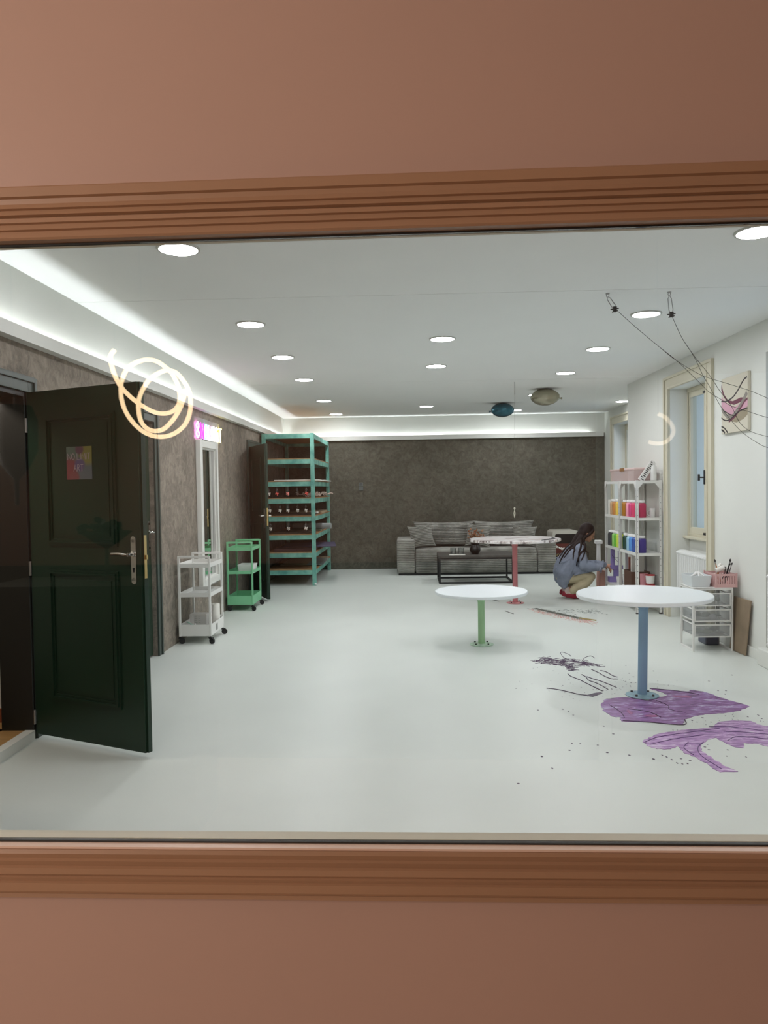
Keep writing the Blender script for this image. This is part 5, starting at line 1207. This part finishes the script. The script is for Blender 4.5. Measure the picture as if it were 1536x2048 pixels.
# board leaning on the wall and dark things under the drawer unit
V = [Vector((3.004, 7.22, 0.002)), Vector((3.016, 6.92, 0.002)), Vector((3.040, 6.86, 0.505)), Vector((3.036, 7.20, 0.50))]; nrm = (V[1]-V[0]).cross(V[3]-V[0]).normalized()
if nrm.x > 0: nrm = -nrm
vv = V+[p+nrm*0.014 for p in V]
b = MB().add(vv, [(0, 1, 2, 3), (7, 6, 5, 4), (0, 4, 5, 1), (1, 5, 6, 2), (2, 6, 7, 3), (3, 7, 4, 0)])
tag(b.build('leaning_board', mat('hardboard', srgb(142, 124, 102), 0.7, var=0.2, vscale=6), bevel=0.004), 'brown hardboard panel with rubbed marks leaning on the wall right of the drawer unit', 'board')
b = MB().box(2.84, 2.97, 7.40, 7.60, 0.0, 0.10)
tag(b.build('blue_grey_case', mat('blue_grey_case', srgb(66, 76, 96), 0.5), bevel=0.012), 'blue grey case on the floor behind the drawer unit', 'case')

# ================================================================ CANVAS PICTURE
pc = thing('canvas_picture', (XR, 7.19, 2.02), 'square canvas with sweeping plum, pink and black curves on the right wall', 'picture')
PY0, PY1, PZ0, PZ1 = 6.912, 7.476, 2.024, 2.547; PX = XR-0.030
MB().box(PX, XR-0.001, PY0, PY1, PZ0, PZ1).build('canvas', mat('ivory_canvas', srgb(208, 203, 186), 0.8), pc, bevel=0.002)
def pt(u, v): return (PY1-u*(PY1-PY0), PZ1-v*(PZ1-PZ0))       # u to the right, v downwards in the picture
def swoosh(poly, m, lay):
    b = MB(); n = len(poly); P = [pt(*p) for p in poly]; x = PX-0.0004*lay
    vs = [Vector((x, a, c_)) for a, c_ in P]+[Vector((PX, a, c_)) for a, c_ in P]
    b.add(vs, [tuple(range(n)), tuple(range(n, 2*n))[::-1]]+[(i, (i+1) % n, n+(i+1) % n, n+i) for i in range(n)])
    return b.build('painted_shape', m, pc)
PLUM = mat('plum_paint', srgb(104, 38, 66), 0.6); PINKP = mat('pink_paint', srgb(206, 158, 176), 0.6); BLK = mat('black_paint', srgb(30, 24, 28), 0.6); TAU = mat('taupe_paint', srgb(150, 140, 116), 0.6); GRYP = mat('grey_paint', srgb(136, 130, 122), 0.6)
def stroke(pts, w0):
    P = smooth_curve([(u, v, 0) for u, v in pts], 6); L, R_ = [], []
    for i, p in enumerate(P):
        d = P[min(i+1, len(P)-1)]-P[max(i-1, 0)]; n = Vector((-d.y, d.x, 0)).normalized()*w0
        L.append((p.x+n.x, p.y+n.y)); R_.append((p.x-n.x, p.y-n.y))
    cl = lambda q: (min(1, max(0, q[0])), min(1, max(0, q[1])))
    return [cl(q) for q in L]+[cl(q) for q in R_[::-1]]
swoosh([(0, .32), (.12, .40), (.30, .50), (.55, .56), (.80, .50), (1, .46), (1, .62), (.8, .66), (.55, .72), (.35, .70), (.15, .60), (0, .50)], PINKP, 1)
swoosh([(.18, .72), (.4, .68), (.7, .66), (1, .60), (1, .74), (.85, .80), (.6, .84), (.4, .80)], TAU, 2)
swoosh([(0, .10), (.10, .28), (.25, .40), (.45, .45), (.75, .42), (.90, .44), (.75, .50), (.5, .52), (.28, .46), (.1, .34), (0, .20)], PLUM, 3)
swoosh(stroke([(0, .52), (.1, .62), (.25, .70), (.45, .74)], 0.03), GRYP, 4)
swoosh(stroke([(.45, .72), (.65, .62), (.85, .48), (.98, .36)], 0.04), GRYP, 4)
swoosh(stroke([(.3, .80), (.55, .72), (.75, .60), (.9, .50), (1, .47)], 0.018), PLUM, 5)
swoosh(stroke([(0, .40), (.2, .42), (.45, .38), (.65, .28), (.85, .14), (.98, .10)], 0.012), BLK, 6)
swoosh(stroke([(0, .70), (.15, .76), (.35, .76), (.6, .68), (.8, .64), (1, .63)], 0.010), BLK, 6)
swoosh(stroke([(.1, .58), (.3, .66), (.45, .70), (.5, .74)], 0.008), BLK, 7)
swoosh(stroke([(0, .86), (.12, .90), (.25, .99)], 0.012), BLK, 6)
swoosh(stroke([(0, .92), (.08, .95), (.14, .99)], 0.016), BLK, 6)

# ================================================================ BALLOONS
def balloon(c, rad, rotz, m, label, knotdir):
    t = thing('foil_balloon', (c[0], c[1], c[2]-rad[2]), label, 'balloon', 'foil balloons at the ceiling')
    b = MB(); nu, nv = 64, 32; vs = []; R = Euler((0, 0, rotz)).to_matrix()
    for j in range(nv+1):
        th = PI*j/nv
        for i in range(nu):
            a = 2*PI*i/nu; w = 1+0.035*abs(math.sin(9*a))*math.sin(th)*(abs(math.cos(th)) < 0.45)
            p = Vector((rad[0]*w*math.sin(th)*math.cos(a), rad[1]*w*math.sin(th)*math.sin(a), rad[2]*math.cos(th)*(1-0.06*math.cos(3*a)*math.sin(th))))
            vs.append(Vector(c)+R @ p)
    b.add(vs, [(j*nu+i, (j+1)*nu+i, (j+1)*nu+(i+1) % nu, j*nu+(i+1) % nu) for j in range(nv) for i in range(nu)], 0, True)
    b.build('envelope', m, t, sharp=False)
    s = MB()
    for k in range(5):
        an = -PI/2+(-0.5+0.25*k)
        s.tube([Vector(c)+R @ Vector((rad[0]*1.005*math.sin(th)*math.cos(an), rad[1]*1.005*math.sin(th)*math.sin(an), rad[2]*1.005*math.cos(th))) for th in [PI*(0.38+0.04*q_) for q_ in range(7)]], 0.0022, 5)
    s.build('crease', m, t)
    k = Vector(c)+Vector((knotdir*rad[0]*1.02, 0, -0.02)); MB().cyl(k, k+Vector((knotdir*0.03, 0, 0)), 0.008, 0.018, n=12).build('tail', m, t)
balloon((1.973, 10.98, 2.817), (0.200, 0.17, 0.118), 0.0, mat('champagne_foil', srgb(158, 156, 136), 0.25, 0.55), 'oval champagne grey foil balloon floating against the ceiling', 1)
balloon((1.585, 12.72, 2.818), (0.188, 0.16, 0.117), 0.2, mat('teal_foil', srgb(34, 96, 112), 0.2, 0.45), 'oval teal foil balloon floating against the ceiling', -1)

# ================================================================ STRINGS FROM THE CEILING
th_ = thing('hanging_string', (1.43, 10.216, ZC), 'thin string with a pale tassel hanging from the ceiling over the pink table', 'string')
b = MB()
for k in range(6): b.tube([(1.433+0.006*math.cos(a), 10.216+0.004*math.sin(a*1.0), ZC-0.012-0.028*k+0.012*math.sin(a)) for a in [q_*PI/4 for q_ in range(8)]], 0.0022, 5, closed=True)
b.build('chain', M_STEEL, th_)
MB().tube([(1.432, 10.216, ZC-0.16), (1.424, 10.216, 2.0), (1.416, 10.216, 1.27)], 0.0013, 6).build('string', mat('grey_string', srgb(110, 108, 98), 0.8), th_)
b = MB().ell((1.416, 10.216, 1.262), (0.012, 0.012, 0.016)).tube([(1.418, 10.216, 1.25), (1.406, 10.216, 1.20), (1.414, 10.216, 1.14)], 0.005, 6).tube([(1.412, 10.216, 1.245), (1.424, 10.216, 1.20), (1.418, 10.216, 1.16)], 0.004, 6)
b.build('tassel', mat('pale_tassel', srgb(196, 194, 176), 0.8), th_)
L1 = [(1.520,2.823),(1.666,2.687),(1.833,2.543),(1.958,2.440),(2.129,2.336),(2.268,2.286),(2.463,2.221),(2.602,2.161),(2.832,2.064),(XR,1.975)]
L2 = [(1.520,2.823),(1.666,2.687),(1.833,2.543),(1.958,2.440),(2.100,2.300),(2.186,2.212),(2.267,2.160),(2.339,2.112),(2.463,2.067),(2.602,2.021),(2.832,1.963),(XR,1.915)]
L3 = [(1.920,2.771),(1.991,2.611),(2.079,2.470),(2.143,2.332),(2.179,2.270),(2.274,2.099),(2.338,2.012),(2.420,1.920),(2.531,1.839),(2.602,1.805),(2.833,1.729),(XR,1.66)]
L4 = [(1.920,2.771),(1.991,2.611),(2.083,2.470),(2.186,2.338),(2.268,2.211),(2.339,2.120),(2.399,1.996),(2.477,1.926),(2.602,1.884),(2.833,1.826),(XR,1.78)]
def hook_line(x, lines, hx, label):
    t = thing('ceiling_hook_line', (x, 5.62, ZC), label, 'hook and line', 'steel hooks with drawn lines')
    b = MB().cyl((x, 5.62, ZC), (x, 5.62, ZC-0.006), 0.014, n=16).tube([(x+0.009*math.cos(a), 5.62, ZC-0.016+0.012*math.sin(a)) for a in [q_*PI/6 for q_ in range(12)]], 0.0028, 6, closed=True)
    b.build('ceiling_eye', M_STEEL, t)
    z0 = ZC-0.026; e = Vector((hx[0], 5.62, hx[1]))
    s0 = Vector((x, 5.62, z0)); d = e-s0; n = Vector((d.z, 0, -d.x)).normalized()*0.012
    MB().tube([s0, s0+d*0.15+n, s0+d*0.75+n*1.2, s0+d*0.95, s0+d*0.75-n*1.2, s0+d*0.15-n], 0.0032, 6, closed=True).build('snap_hook', M_STEEL, t)
    c_ = s0+d*0.9; MB().box(c_.x-0.013, c_.x+0.013, 5.607, 5.633, c_.z-0.03, c_.z+0.008).tube([(c_.x-0.03, 5.62, c_.z-0.012), (c_.x+0.03, 5.62, c_.z-0.004)], 0.005, 6).tube([(c_.x-0.02, 5.62, c_.z-0.032), (c_.x+0.024, 5.62, c_.z-0.02)], 0.004, 6).build('cord_clamp', M_BLACKM, t, bevel=0.002)
    for l in lines:
        MB().tube([p for p in smooth_curve([(a, 5.62, c2) for a, c2 in l], 4)], 0.0016, 6).build('line', M_WIRE, t)
hook_line(1.464, (L1, L2), (1.520, 2.823), 'steel ceiling hook and line left of the round light, drawn to the right')
hook_line(1.905, (L3, L4), (1.920, 2.771), 'steel ceiling hook and line right of the round light, drawn to the right')

# ================================================================ LOOPED LAMPS OF THE NEAR ROOM (seen mirrored in the pane)
LAMP = [(-1.415,-1.196,2.208),(-1.429,-1.195,2.179),(-1.421,-1.196,2.137),(-1.404,-1.196,2.086),(-1.379,-1.197,2.036),(-1.347,-1.198,1.997),(-1.305,-1.199,1.959),(-1.251,-1.201,1.925),(-1.209,-1.203,1.915),(-1.166,-1.204,1.923),(-1.136,-1.205,1.952),(-1.124,-1.205,1.989),(-1.127,-1.205,2.039),(-1.149,-1.204,2.094),(-1.186,-1.203,2.132),(-1.228,-1.202,2.154),(-1.279,-1.200,2.153),(-1.339,-1.198,2.127),(-1.374,-1.197,2.082),(-1.392,-1.197,2.032),(-1.392,-1.197,1.969),(-1.374,-1.197,1.914),(-1.337,-1.198,1.863),(-1.287,-1.200,1.825),(-1.220,-1.202,1.807),(-1.152,-1.204,1.818),(-1.096,-1.206,1.855),(-1.065,-1.207,1.913),(-1.059,-1.207,1.975),(-1.071,-1.207,2.025),(-1.103,-1.206,2.072),(-1.137,-1.205,2.102),(-1.187,-1.203,2.111),(-1.247,-1.201,2.087),(-1.286,-1.200,2.051),(-1.313,-1.199,2.001),(-1.320,-1.199,1.951),(-1.307,-1.199,1.888),(-1.278,-1.200,1.850),(-1.236,-1.202,1.832),(-1.185,-1.203,1.840),(-1.138,-1.205,1.885),(-1.107,-1.206,1.939),(-1.093,-1.206,1.988),(-1.092,-1.206,2.018)]
lmp = thing('looped_pendant_lamp', (-1.25, -1.2, 1.8), 'warm glowing tube lamp coiled in loops, seen as a reflection in the pane', 'lamp')
n = len(LAMP); pts = smooth_curve([(x, y+0.03*math.sin(i*0.5), z) for i, (x, y, z) in enumerate(LAMP)], 5)
MB().tube(pts, 0.0100, 12).build('glowing_tube', emat('warm_tube', (1.0, 0.70, 0.40), LOOP), lmp)
MB().tube([LAMP[0], (-1.415, -1.196, 3.0)], 0.002, 6).tube([LAMP[16], (-1.279, -1.15, 3.0)], 0.002, 6).build('suspension_wire', M_BLACKM, lmp)
ARC = [(1.059,-1.275,1.869),(1.090,-1.276,1.853),(1.116,-1.277,1.824),(1.128,-1.277,1.792),(1.115,-1.277,1.761),(1.089,-1.276,1.741),(1.053,-1.275,1.735),(1.017,-1.274,1.744)]
am = thing('arc_lamp', (1.07, -1.275, 1.73), 'small glowing crescent tube lamp, reflected in the pane at the right', 'lamp')
MB().tube(smooth_curve(ARC, 5), 0.009, 10).build('glowing_tube', emat('warm_tube_dim', (1.0, 0.80, 0.6), LOOP*0.28), am)
MB().tube([ARC[0], (1.059, -1.275, 3.0)], 0.002, 6).build('suspension_wire', M_BLACKM, am)

fb = thing('footed_bowl', (-1.50, -1.25, 1.10), 'footed glass bowl heaped with dark leaves, faintly mirrored over the green door', 'bowl')
MB().lathe([(0.05, 1.135), (0.055, 1.138), (0.010, 1.16), (0.008, 1.29), (0.05, 1.315), (0.115, 1.365), (0.118, 1.37), (0.05, 1.325), (0.0, 1.32)], (-1.50, -1.25, 0), 28).build('glass_bowl', mat('greenish_glass', srgb(90, 110, 96), 0.1, alpha=0.6), fb)
lv = MB(); r = random.Random(6)
for k in range(34): lv.ell((-1.50+r.gauss(0, .05), -1.25+r.gauss(0, .05), 1.375+abs(r.gauss(0, .02))), (0.030, 0.016, 0.006), Euler((r.uniform(0, 3), r.uniform(-.6, .6), r.uniform(0, 3))).to_matrix(), nu=8, nv=5)
lv.build('leaves', mat('dark_leaves', srgb(22, 36, 20), 0.6), fb)
sbd = MB().box(-2.0, -1.0, -1.45, -1.05, 1.10, 1.135).box(-1.96, -1.04, -1.41, -1.09, 0.0, 1.10)
tag(sbd.build('sideboard', mat('dark_green_cabinet', srgb(26, 40, 32), 0.5)), 'dark green sideboard carrying the leaf bowl in the near room', 'sideboard')
hp = MB().lathe([(0.0, 1.98), (0.075, 1.97), (0.10, 1.90), (0.098, 1.76), (0.06, 1.68), (0.012, 1.62), (0.008, 1.50), (0.0, 1.50)], (-1.93, -1.25, 0), 24).cyl((-1.93, -1.25, 1.97), (-1.93, -1.25, 3.0), 0.003, n=6)
tag(hp.build('hanging_lantern', mat('dark_lantern', srgb(16, 22, 16), 0.6)), 'dark drop shaped lantern hanging in the near room, mirrored left of the green door', 'lantern')

# ================================================================ THE CROUCHING PERSON
def voxel_build(b, name, m, parent, voxel, smooth=2):
    o = b.build(name, m, parent, sharp=False)
    r_ = o.modifiers.new('remesh', 'REMESH'); r_.mode = 'VOXEL'; r_.voxel_size = voxel; r_.use_smooth_shade = True
    if smooth:
        s = o.modifiers.new('smooth', 'SMOOTH'); s.factor = 0.5; s.iterations = smooth
    bpy.context.view_layer.update()
    dg = bpy.context.evaluated_depsgraph_get(); me = bpy.data.meshes.new_from_object(o.evaluated_get(dg))
    o.modifiers.clear(); o.data = me
    for p in me.polygons: p.use_smooth = True
    return o
PY = 10.62
person = thing('person', (2.2, PY, 0), 'crouching person with long dark hair, blue shirt, beige trousers, reaching into white shelves', 'person')
SKIN = mat('skin', srgb(178, 132, 108), 0.55, spec=0.3); HAIR = mat('dark_brown_hair', srgb(24, 14, 13), 0.6, spec=0.25, var=0.3, vscale=40, stretch=(1, 1, 0.2))
SHIRT = mat('washed_blue_shirt', srgb(138, 145, 162), 0.9, spec=0.15, var=0.12, vscale=14, bump=0.5, bscale=16)
TROU = mat('beige_trousers', srgb(186, 174, 146), 0.9, spec=0.15, var=0.06, vscale=10, bump=0.4, bscale=14)
SHOE = mat('dark_red_shoe', srgb(140, 20, 44), 0.55); SOCK = mat('pale_sock', srgb(196, 178, 172), 0.9)
def chain(b, pts):
    for (p, r0), (q, r1) in zip(pts[:-1], pts[1:]): b.cone2(p, r0, q, r1, 14)
V3 = lambda x, dy, z: Vector((x, PY+dy, z))
body = MB()
hr = Euler((0, 0.42, 0)).to_matrix()        # head bowed forwards
hc = V3(2.470, 0, 0.915)
body.ell(hc, (0.098, 0.074, 0.105), hr, 28, 18)
body.ell(hc+hr @ Vector((0.028, 0, -0.052)), (0.066, 0.058, 0.075), hr, 24, 16)          # face and jaw
body.ell(hc+hr @ Vector((0.064, 0, -0.108)), (0.024, 0.026, 0.018), hr, 14, 10)          # chin
body.cone2(hc+hr @ Vector((0.094, 0, -0.018)), 0.008, hc+hr @ Vector((0.112, 0, -0.052)), 0.0115, 10)   # nose
for s in (-1, 1):
    body.ell(hc+hr @ Vector((0.103, s*0.009, -0.057)), (0.010, 0.008, 0.007), hr, 10, 8)
    body.ell(hc+hr @ Vector((0.062, s*0.040, -0.050)), (0.030, 0.022, 0.026), hr, 12, 8)     # cheek
    body.ell(hc+hr @ Vector((0.090, s*0.030, -0.004)), (0.012, 0.022, 0.008), hr, 12, 8)     # brow
    body.ell(hc+hr @ Vector((-0.005, s*0.076, -0.035)), (0.020, 0.009, 0.030), hr, 12, 8)    # ear
body.ell(hc+hr @ Vector((0.088, 0, -0.078)), (0.014, 0.022, 0.006), hr, 12, 8)
body.ell(hc+hr @ Vector((0.084, 0, -0.088)), (0.014, 0.020, 0.007), hr, 12, 8)
chain(body, [(V3(2.435, 0, 0.86), 0.050), (V3(2.385, 0, 0.78), 0.047), (V3(2.32, 0, 0.70), 0.075), (V3(2.20, 0, 0.52), 0.095), (V3(2.15, 0, 0.37), 0.085)])
for s in (-1, 1):
    chain(body, [(V3(2.32, s*0.06, 0.715), 0.05), (V3(2.325, s*0.155, 0.70), 0.045)])
    chain(body, [(V3(2.14, s*0.07, 0.31), 0.065), (V3(2.34, s*0.10, 0.31), 0.048), (V3(2.48, s*0.125, 0.312), 0.038), (V3(2.36, s*0.115, 0.20), 0.036), (V3(2.175, s*0.09, 0.125), 0.028), (V3(2.18, s*0.09, 0.075), 0.032), (V3(2.30, s*0.09, 0.035), 0.028)])
# arms: near arm (right), far arm (left)
chain(body, [(V3(2.325, -0.165, 0.70), 0.042), (V3(2.352, -0.19, 0.47), 0.036), (V3(2.50, -0.17, 0.455), 0.032), (V3(2.655, -0.14, 0.462), 0.023)])
chain(body, [(V3(2.325, 0.165, 0.70), 0.042), (V3(2.40, 0.18, 0.48), 0.036), (V3(2.56, 0.06, 0.455), 0.030), (V3(2.70, -0.02, 0.455), 0.022)])
def hand(b, nails, wrist, d, side, down, L=0.068, curl=(0.25, 0.5)):
    """palm and five separate fingers; d forward, side across the palm, down = palm normal"""
    d, side, down = d.normalized(), side.normalized(), down.normalized()
    R = Matrix((d, side, down)).transposed()
    pc_ = wrist+d*0.040; b.ell(pc_, (0.046, 0.036, 0.014), R, 16, 10)
    for k, (o, ln) in enumerate(((-0.028, 0.80), (-0.010, 1.0), (0.010, 0.95), (0.028, 0.76))):
        p0 = wrist+d*0.072+side*o; a1 = curl[0]+0.06*k; a2 = a1+curl[1]; a3 = a2+0.35; dd = d+side*o*2.2; dd.normalize()
        f = lambda a: dd*math.cos(a)+down*math.sin(a)
        p1 = p0+f(a1)*L*0.45*ln; p2 = p1+f(a2)*L*0.33*ln; p3 = p2+f(a3)*L*0.26*ln
        chain(b, [(p0-d*0.018, 0.0088), (p0, 0.0085), (p1, 0.0078), (p2, 0.0072), (p3, 0.0062)])
        nails.ell(p3+f(a3)*0.004-down*0.002, (0.0095, 0.0062, 0.0052), Matrix((f(a3), side, f(a3).cross(side))).transposed(), 10, 8)
    p0 = wrist+d*0.018-side*0.026; dd = (d*0.75-side*0.65+down*0.25).normalized()
    p1 = p0+dd*0.034; dd2 = (d*0.9-side*0.25+down*0.35).normalized(); p2 = p1+dd2*0.030; p3 = p2+(dd2+down*0.2).normalized()*0.022
    chain(b, [(wrist+d*0.02-side*0.012, 0.013), (p1, 0.0105), (p2, 0.009), (p3, 0.0075)])
    nails.ell(p3+dd2*0.005, (0.010, 0.007, 0.005), Matrix((dd2, side, dd2.cross(side))).transposed(), 10, 8)
nails = MB()
hand(body, nails, V3(2.664, -0.138, 0.462), Vector((0.85, 0.25, -0.40)), Vector((0.25, -0.96, 0.0)), Vector((-0.25, 0.0, -0.97)), 0.070, (0.35, 0.55))
hand(body, nails, V3(2.712, -0.028, 0.455), Vector((0.96, -0.15, -0.10)), Vector((0.1, 0.9, 0.35)), Vector((-0.1, 0.2, -0.95)), 0.068, (0.15, 0.4))
bo = voxel_build(body, 'body', SKIN, person, 0.0045, 1)
nails.build('fingernails', mat('dark_red_varnish', srgb(112, 16, 30), 0.25), person)['label'] = 'dark red fingernails'
e = MB()
for s in (-1, 1):
    e.ell(hc+hr @ Vector((0.0905, s*0.030, -0.024)), (0.006, 0.014, 0.0022), hr, 12, 6)
    e.tube([hc+hr @ Vector((0.097-abs(k)*0.0015-s*0*k, s*0.030+k*0.0075, 0.0045)) for k in (-2, -1, 0, 1, 2)], 0.0022, 6)
e.build('lashes_and_brows', mat('dark_lash', srgb(30, 18, 16), 0.6), person)
MB().ell(hc+hr @ Vector((0.0965, 0, -0.0800)), (0.006, 0.019, 0.0045), hr, 12, 8).ell(hc+hr @ Vector((0.093, 0, -0.0880)), (0.006, 0.017, 0.005), hr, 12, 8).build('lips', mat('lip', srgb(146, 82, 78), 0.5), person)
# hair
h = MB()
h.ell(hc+hr @ Vector((-0.018, 0, 0.014)), (0.106, 0.088, 0.110), hr, 28, 18)
h.ell(hc+hr @ Vector((-0.052, 0, -0.035)), (0.068, 0.089, 0.095), hr, 24, 16)
for s in (-1, 1):
    chain(h, [(hc+hr @ Vector((0.050, s*0.060, 0.045)), 0.020), (hc+hr @ Vector((0.020, s*0.080, -0.03)), 0.019), (hc+hr @ Vector((-0.020, s*0.080, -0.085)), 0.022), (V3(2.375, s*0.085, 0.785), 0.020)])
chain(h, [(V3(2.41, 0, 0.90), 0.075), (V3(2.35, 0, 0.83), 0.066), (V3(2.285, 0, 0.755), 0.045), (V3(2.20, 0, 0.665), 0.022)])
chain(h, [(V3(2.38, -0.05, 0.84), 0.05), (V3(2.31, -0.075, 0.76), 0.034), (V3(2.23, -0.08, 0.68), 0.014)])
chain(h, [(V3(2.38, 0.05, 0.84), 0.05), (V3(2.31, 0.075, 0.76), 0.034), (V3(2.23, 0.08, 0.68), 0.014)])
# shirt
s = MB()
chain(s, [(V3(2.375, 0, 0.775), 0.066), (V3(2.335, 0, 0.70), 0.10), (V3(2.25, 0, 0.60), 0.128), (V3(2.18, 0, 0.48), 0.145), (V3(2.145, 0, 0.385), 0.150)])
for q in (-1, 1):
    chain(s, [(V3(2.34, q*0.07, 0.72), 0.060), (V3(2.328, q*0.155, 0.695), 0.062)])
    chain(s, [(V3(2.26, q*0.10, 0.60), 0.10), (V3(2.185, q*0.11, 0.46), 0.115), (V3(2.13, q*0.11, 0.36), 0.118), (V3(2.115, q*0.10, 0.27), 0.090), (V3(2.125, q*0.10, 0.185), 0.045), (V3(2.132, q*0.09, 0.155), 0.022)])
    chain(s, [(V3(2.19, q*0.12, 0.42), 0.095), (V3(2.32, q*0.125, 0.395), 0.066), (V3(2.42, q*0.125, 0.385), 0.046)])
chain(s, [(V3(2.328, -0.16, 0.695), 0.066), (V3(2.35, -0.195, 0.58), 0.066), (V3(2.365, -0.20, 0.475), 0.072), (V3(2.46, -0.19, 0.445), 0.068), (V3(2.57, -0.165, 0.445), 0.058), (V3(2.635, -0.145, 0.468), 0.048), (V3(2.662, -0.14, 0.468), 0.036)])
chain(s, [(V3(2.328, 0.16, 0.695), 0.066), (V3(2.38, 0.19, 0.58), 0.062), (V3(2.41, 0.18, 0.485), 0.062), (V3(2.50, 0.11, 0.455), 0.058), (V3(2.62, 0.02, 0.465), 0.050), (V3(2.69, -0.015, 0.462), 0.038)])
r = random.Random(8)
for _ in range(46):     # creases of the loose cloth along sleeves and waist
    k = r.random()
    if k < 0.55: c_ = V3(2.36+r.uniform(0, 0.28), -0.19+r.uniform(-0.03, 0.05), 0.455+r.uniform(-0.05, 0.05)); d = Vector((0.3, 0.2, 1)) if r.random() < 0.6 else Vector((1, 0, 0.3))
    else: c_ = V3(2.06+r.uniform(0, 0.22), r.choice((-0.19, 0.19)), 0.30+r.uniform(0, 0.25)); d = Vector((1, 0, r.uniform(-0.2, 0.5)))
    d = d.normalized()*r.uniform(0.02, 0.05); s.cone2(c_-d, 0.010, c_+d, 0.014, 8)
s.cone2(V3(2.405, -0.03, 0.795), 0.022, V3(2.35, -0.06, 0.80), 0.024).cone2(V3(2.405, 0.03, 0.795), 0.022, V3(2.35, 0.06, 0.80), 0.024)
shirt = voxel_build(s, 'shirt', SHIRT, person, 0.0065, 2)
from mathutils.bvhtree import BVHTree
_pm = pmat(shirt)
sbvh = BVHTree.FromPolygons([_pm @ v.co for v in shirt.data.vertices], [tuple(p.vertices) for p in shirt.data.polygons])
ST = [[(2.33, -.09, .79), (2.25, -.115, .70), (2.19, -.125, .61), (2.155, -.125, .54)], [(2.34, -.10, .79), (2.27, -.150, .70), (2.235, -.170, .60), (2.225, -.165, .53)], [(2.30, -.05, .76), (2.19, -.06, .665), (2.11, -.075, .55), (2.075, -.08, .48)],
      [(2.36, -.10, .80), (2.33, -.195, .72), (2.30, -.232, .62), (2.295, -.243, .50)], [(2.39, -.09, .80), (2.40, -.18, .74), (2.36, -.240, .62), (2.32, -.25, .53)], [(2.41, -.08, .80), (2.44, -.15, .73), (2.43, -.20, .65), (2.435, -.18, .56)],
      [(2.40, -.09, .79), (2.37, -.20, .70), (2.29, -.238, .58), (2.27, -.19, .45)], [(2.28, 0, .76), (2.17, -.02, .66), (2.09, -.03, .54)], [(2.30, .05, .76), (2.19, .06, .665), (2.10, .07, .54)], [(2.36, .10, .80), (2.30, .19, .70), (2.26, .20, .58)]]
for s in ST:
    P = smooth_curve([(x, PY+dy, z) for x, dy, z in s], 6); N = len(P)
    Q = []
    for p in P:
        q, nn, _i, _d = sbvh.find_nearest(p)
        if (p-q).dot(nn) < 0.004 or (p-q).length > 0.03: p = q+nn*0.004 if (p-q).length < 0.09 else p
        Q.append(p)
    P = Q
    h.tube(P, [0.014*(1-i/(N-1))**0.8+0.0045 for i in range(N)], 8)
voxel_build(h, 'hair', HAIR, person, 0.0055, 1)
# trousers
s = MB()
for q in (-1, 1):
    chain(s, [(V3(2.12, q*0.07, 0.29), 0.085), (V3(2.24, q*0.09, 0.295), 0.082), (V3(2.38, q*0.11, 0.315), 0.070), (V3(2.485, q*0.125, 0.315), 0.058)])
    chain(s, [(V3(2.487, q*0.125, 0.310), 0.060), (V3(2.42, q*0.12, 0.235), 0.070), (V3(2.33, q*0.11, 0.175), 0.070), (V3(2.265, q*0.10, 0.135), 0.062), (V3(2.235, q*0.095, 0.115), 0.055)])
    chain(s, [(V3(2.28, q*0.10, 0.12), 0.050), (V3(2.31, q*0.095, 0.075), 0.038)])
voxel_build(s, 'trousers', TROU, person, 0.0065, 2)
for q in (-1, 1):
    s = MB(); chain(s, [(V3(2.165, q*0.09, 0.135), 0.037), (V3(2.16, q*0.09, 0.09), 0.040), (V3(2.20, q*0.09, 0.085), 0.038)])
    voxel_build(s, 'sock', SOCK, person, 0.006, 1)
    s = MB(); chain(s, [(V3(2.128, q*0.09, 0.085), 0.030), (V3(2.17, q*0.09, 0.062), 0.042), (V3(2.26, q*0.09, 0.045), 0.040), (V3(2.335, q*0.09, 0.033), 0.032), (V3(2.375, q*0.09, 0.024), 0.022)])
    s.ell(V3(2.35, q*0.09, 0.012), (0.055, 0.042, 0.012)); s.cone2(V3(2.12, q*0.09, 0.062), 0.026, V3(2.26, q*0.09, 0.028), 0.028)
    voxel_build(s, 'shoe', SHOE, person, 0.0055, 1)
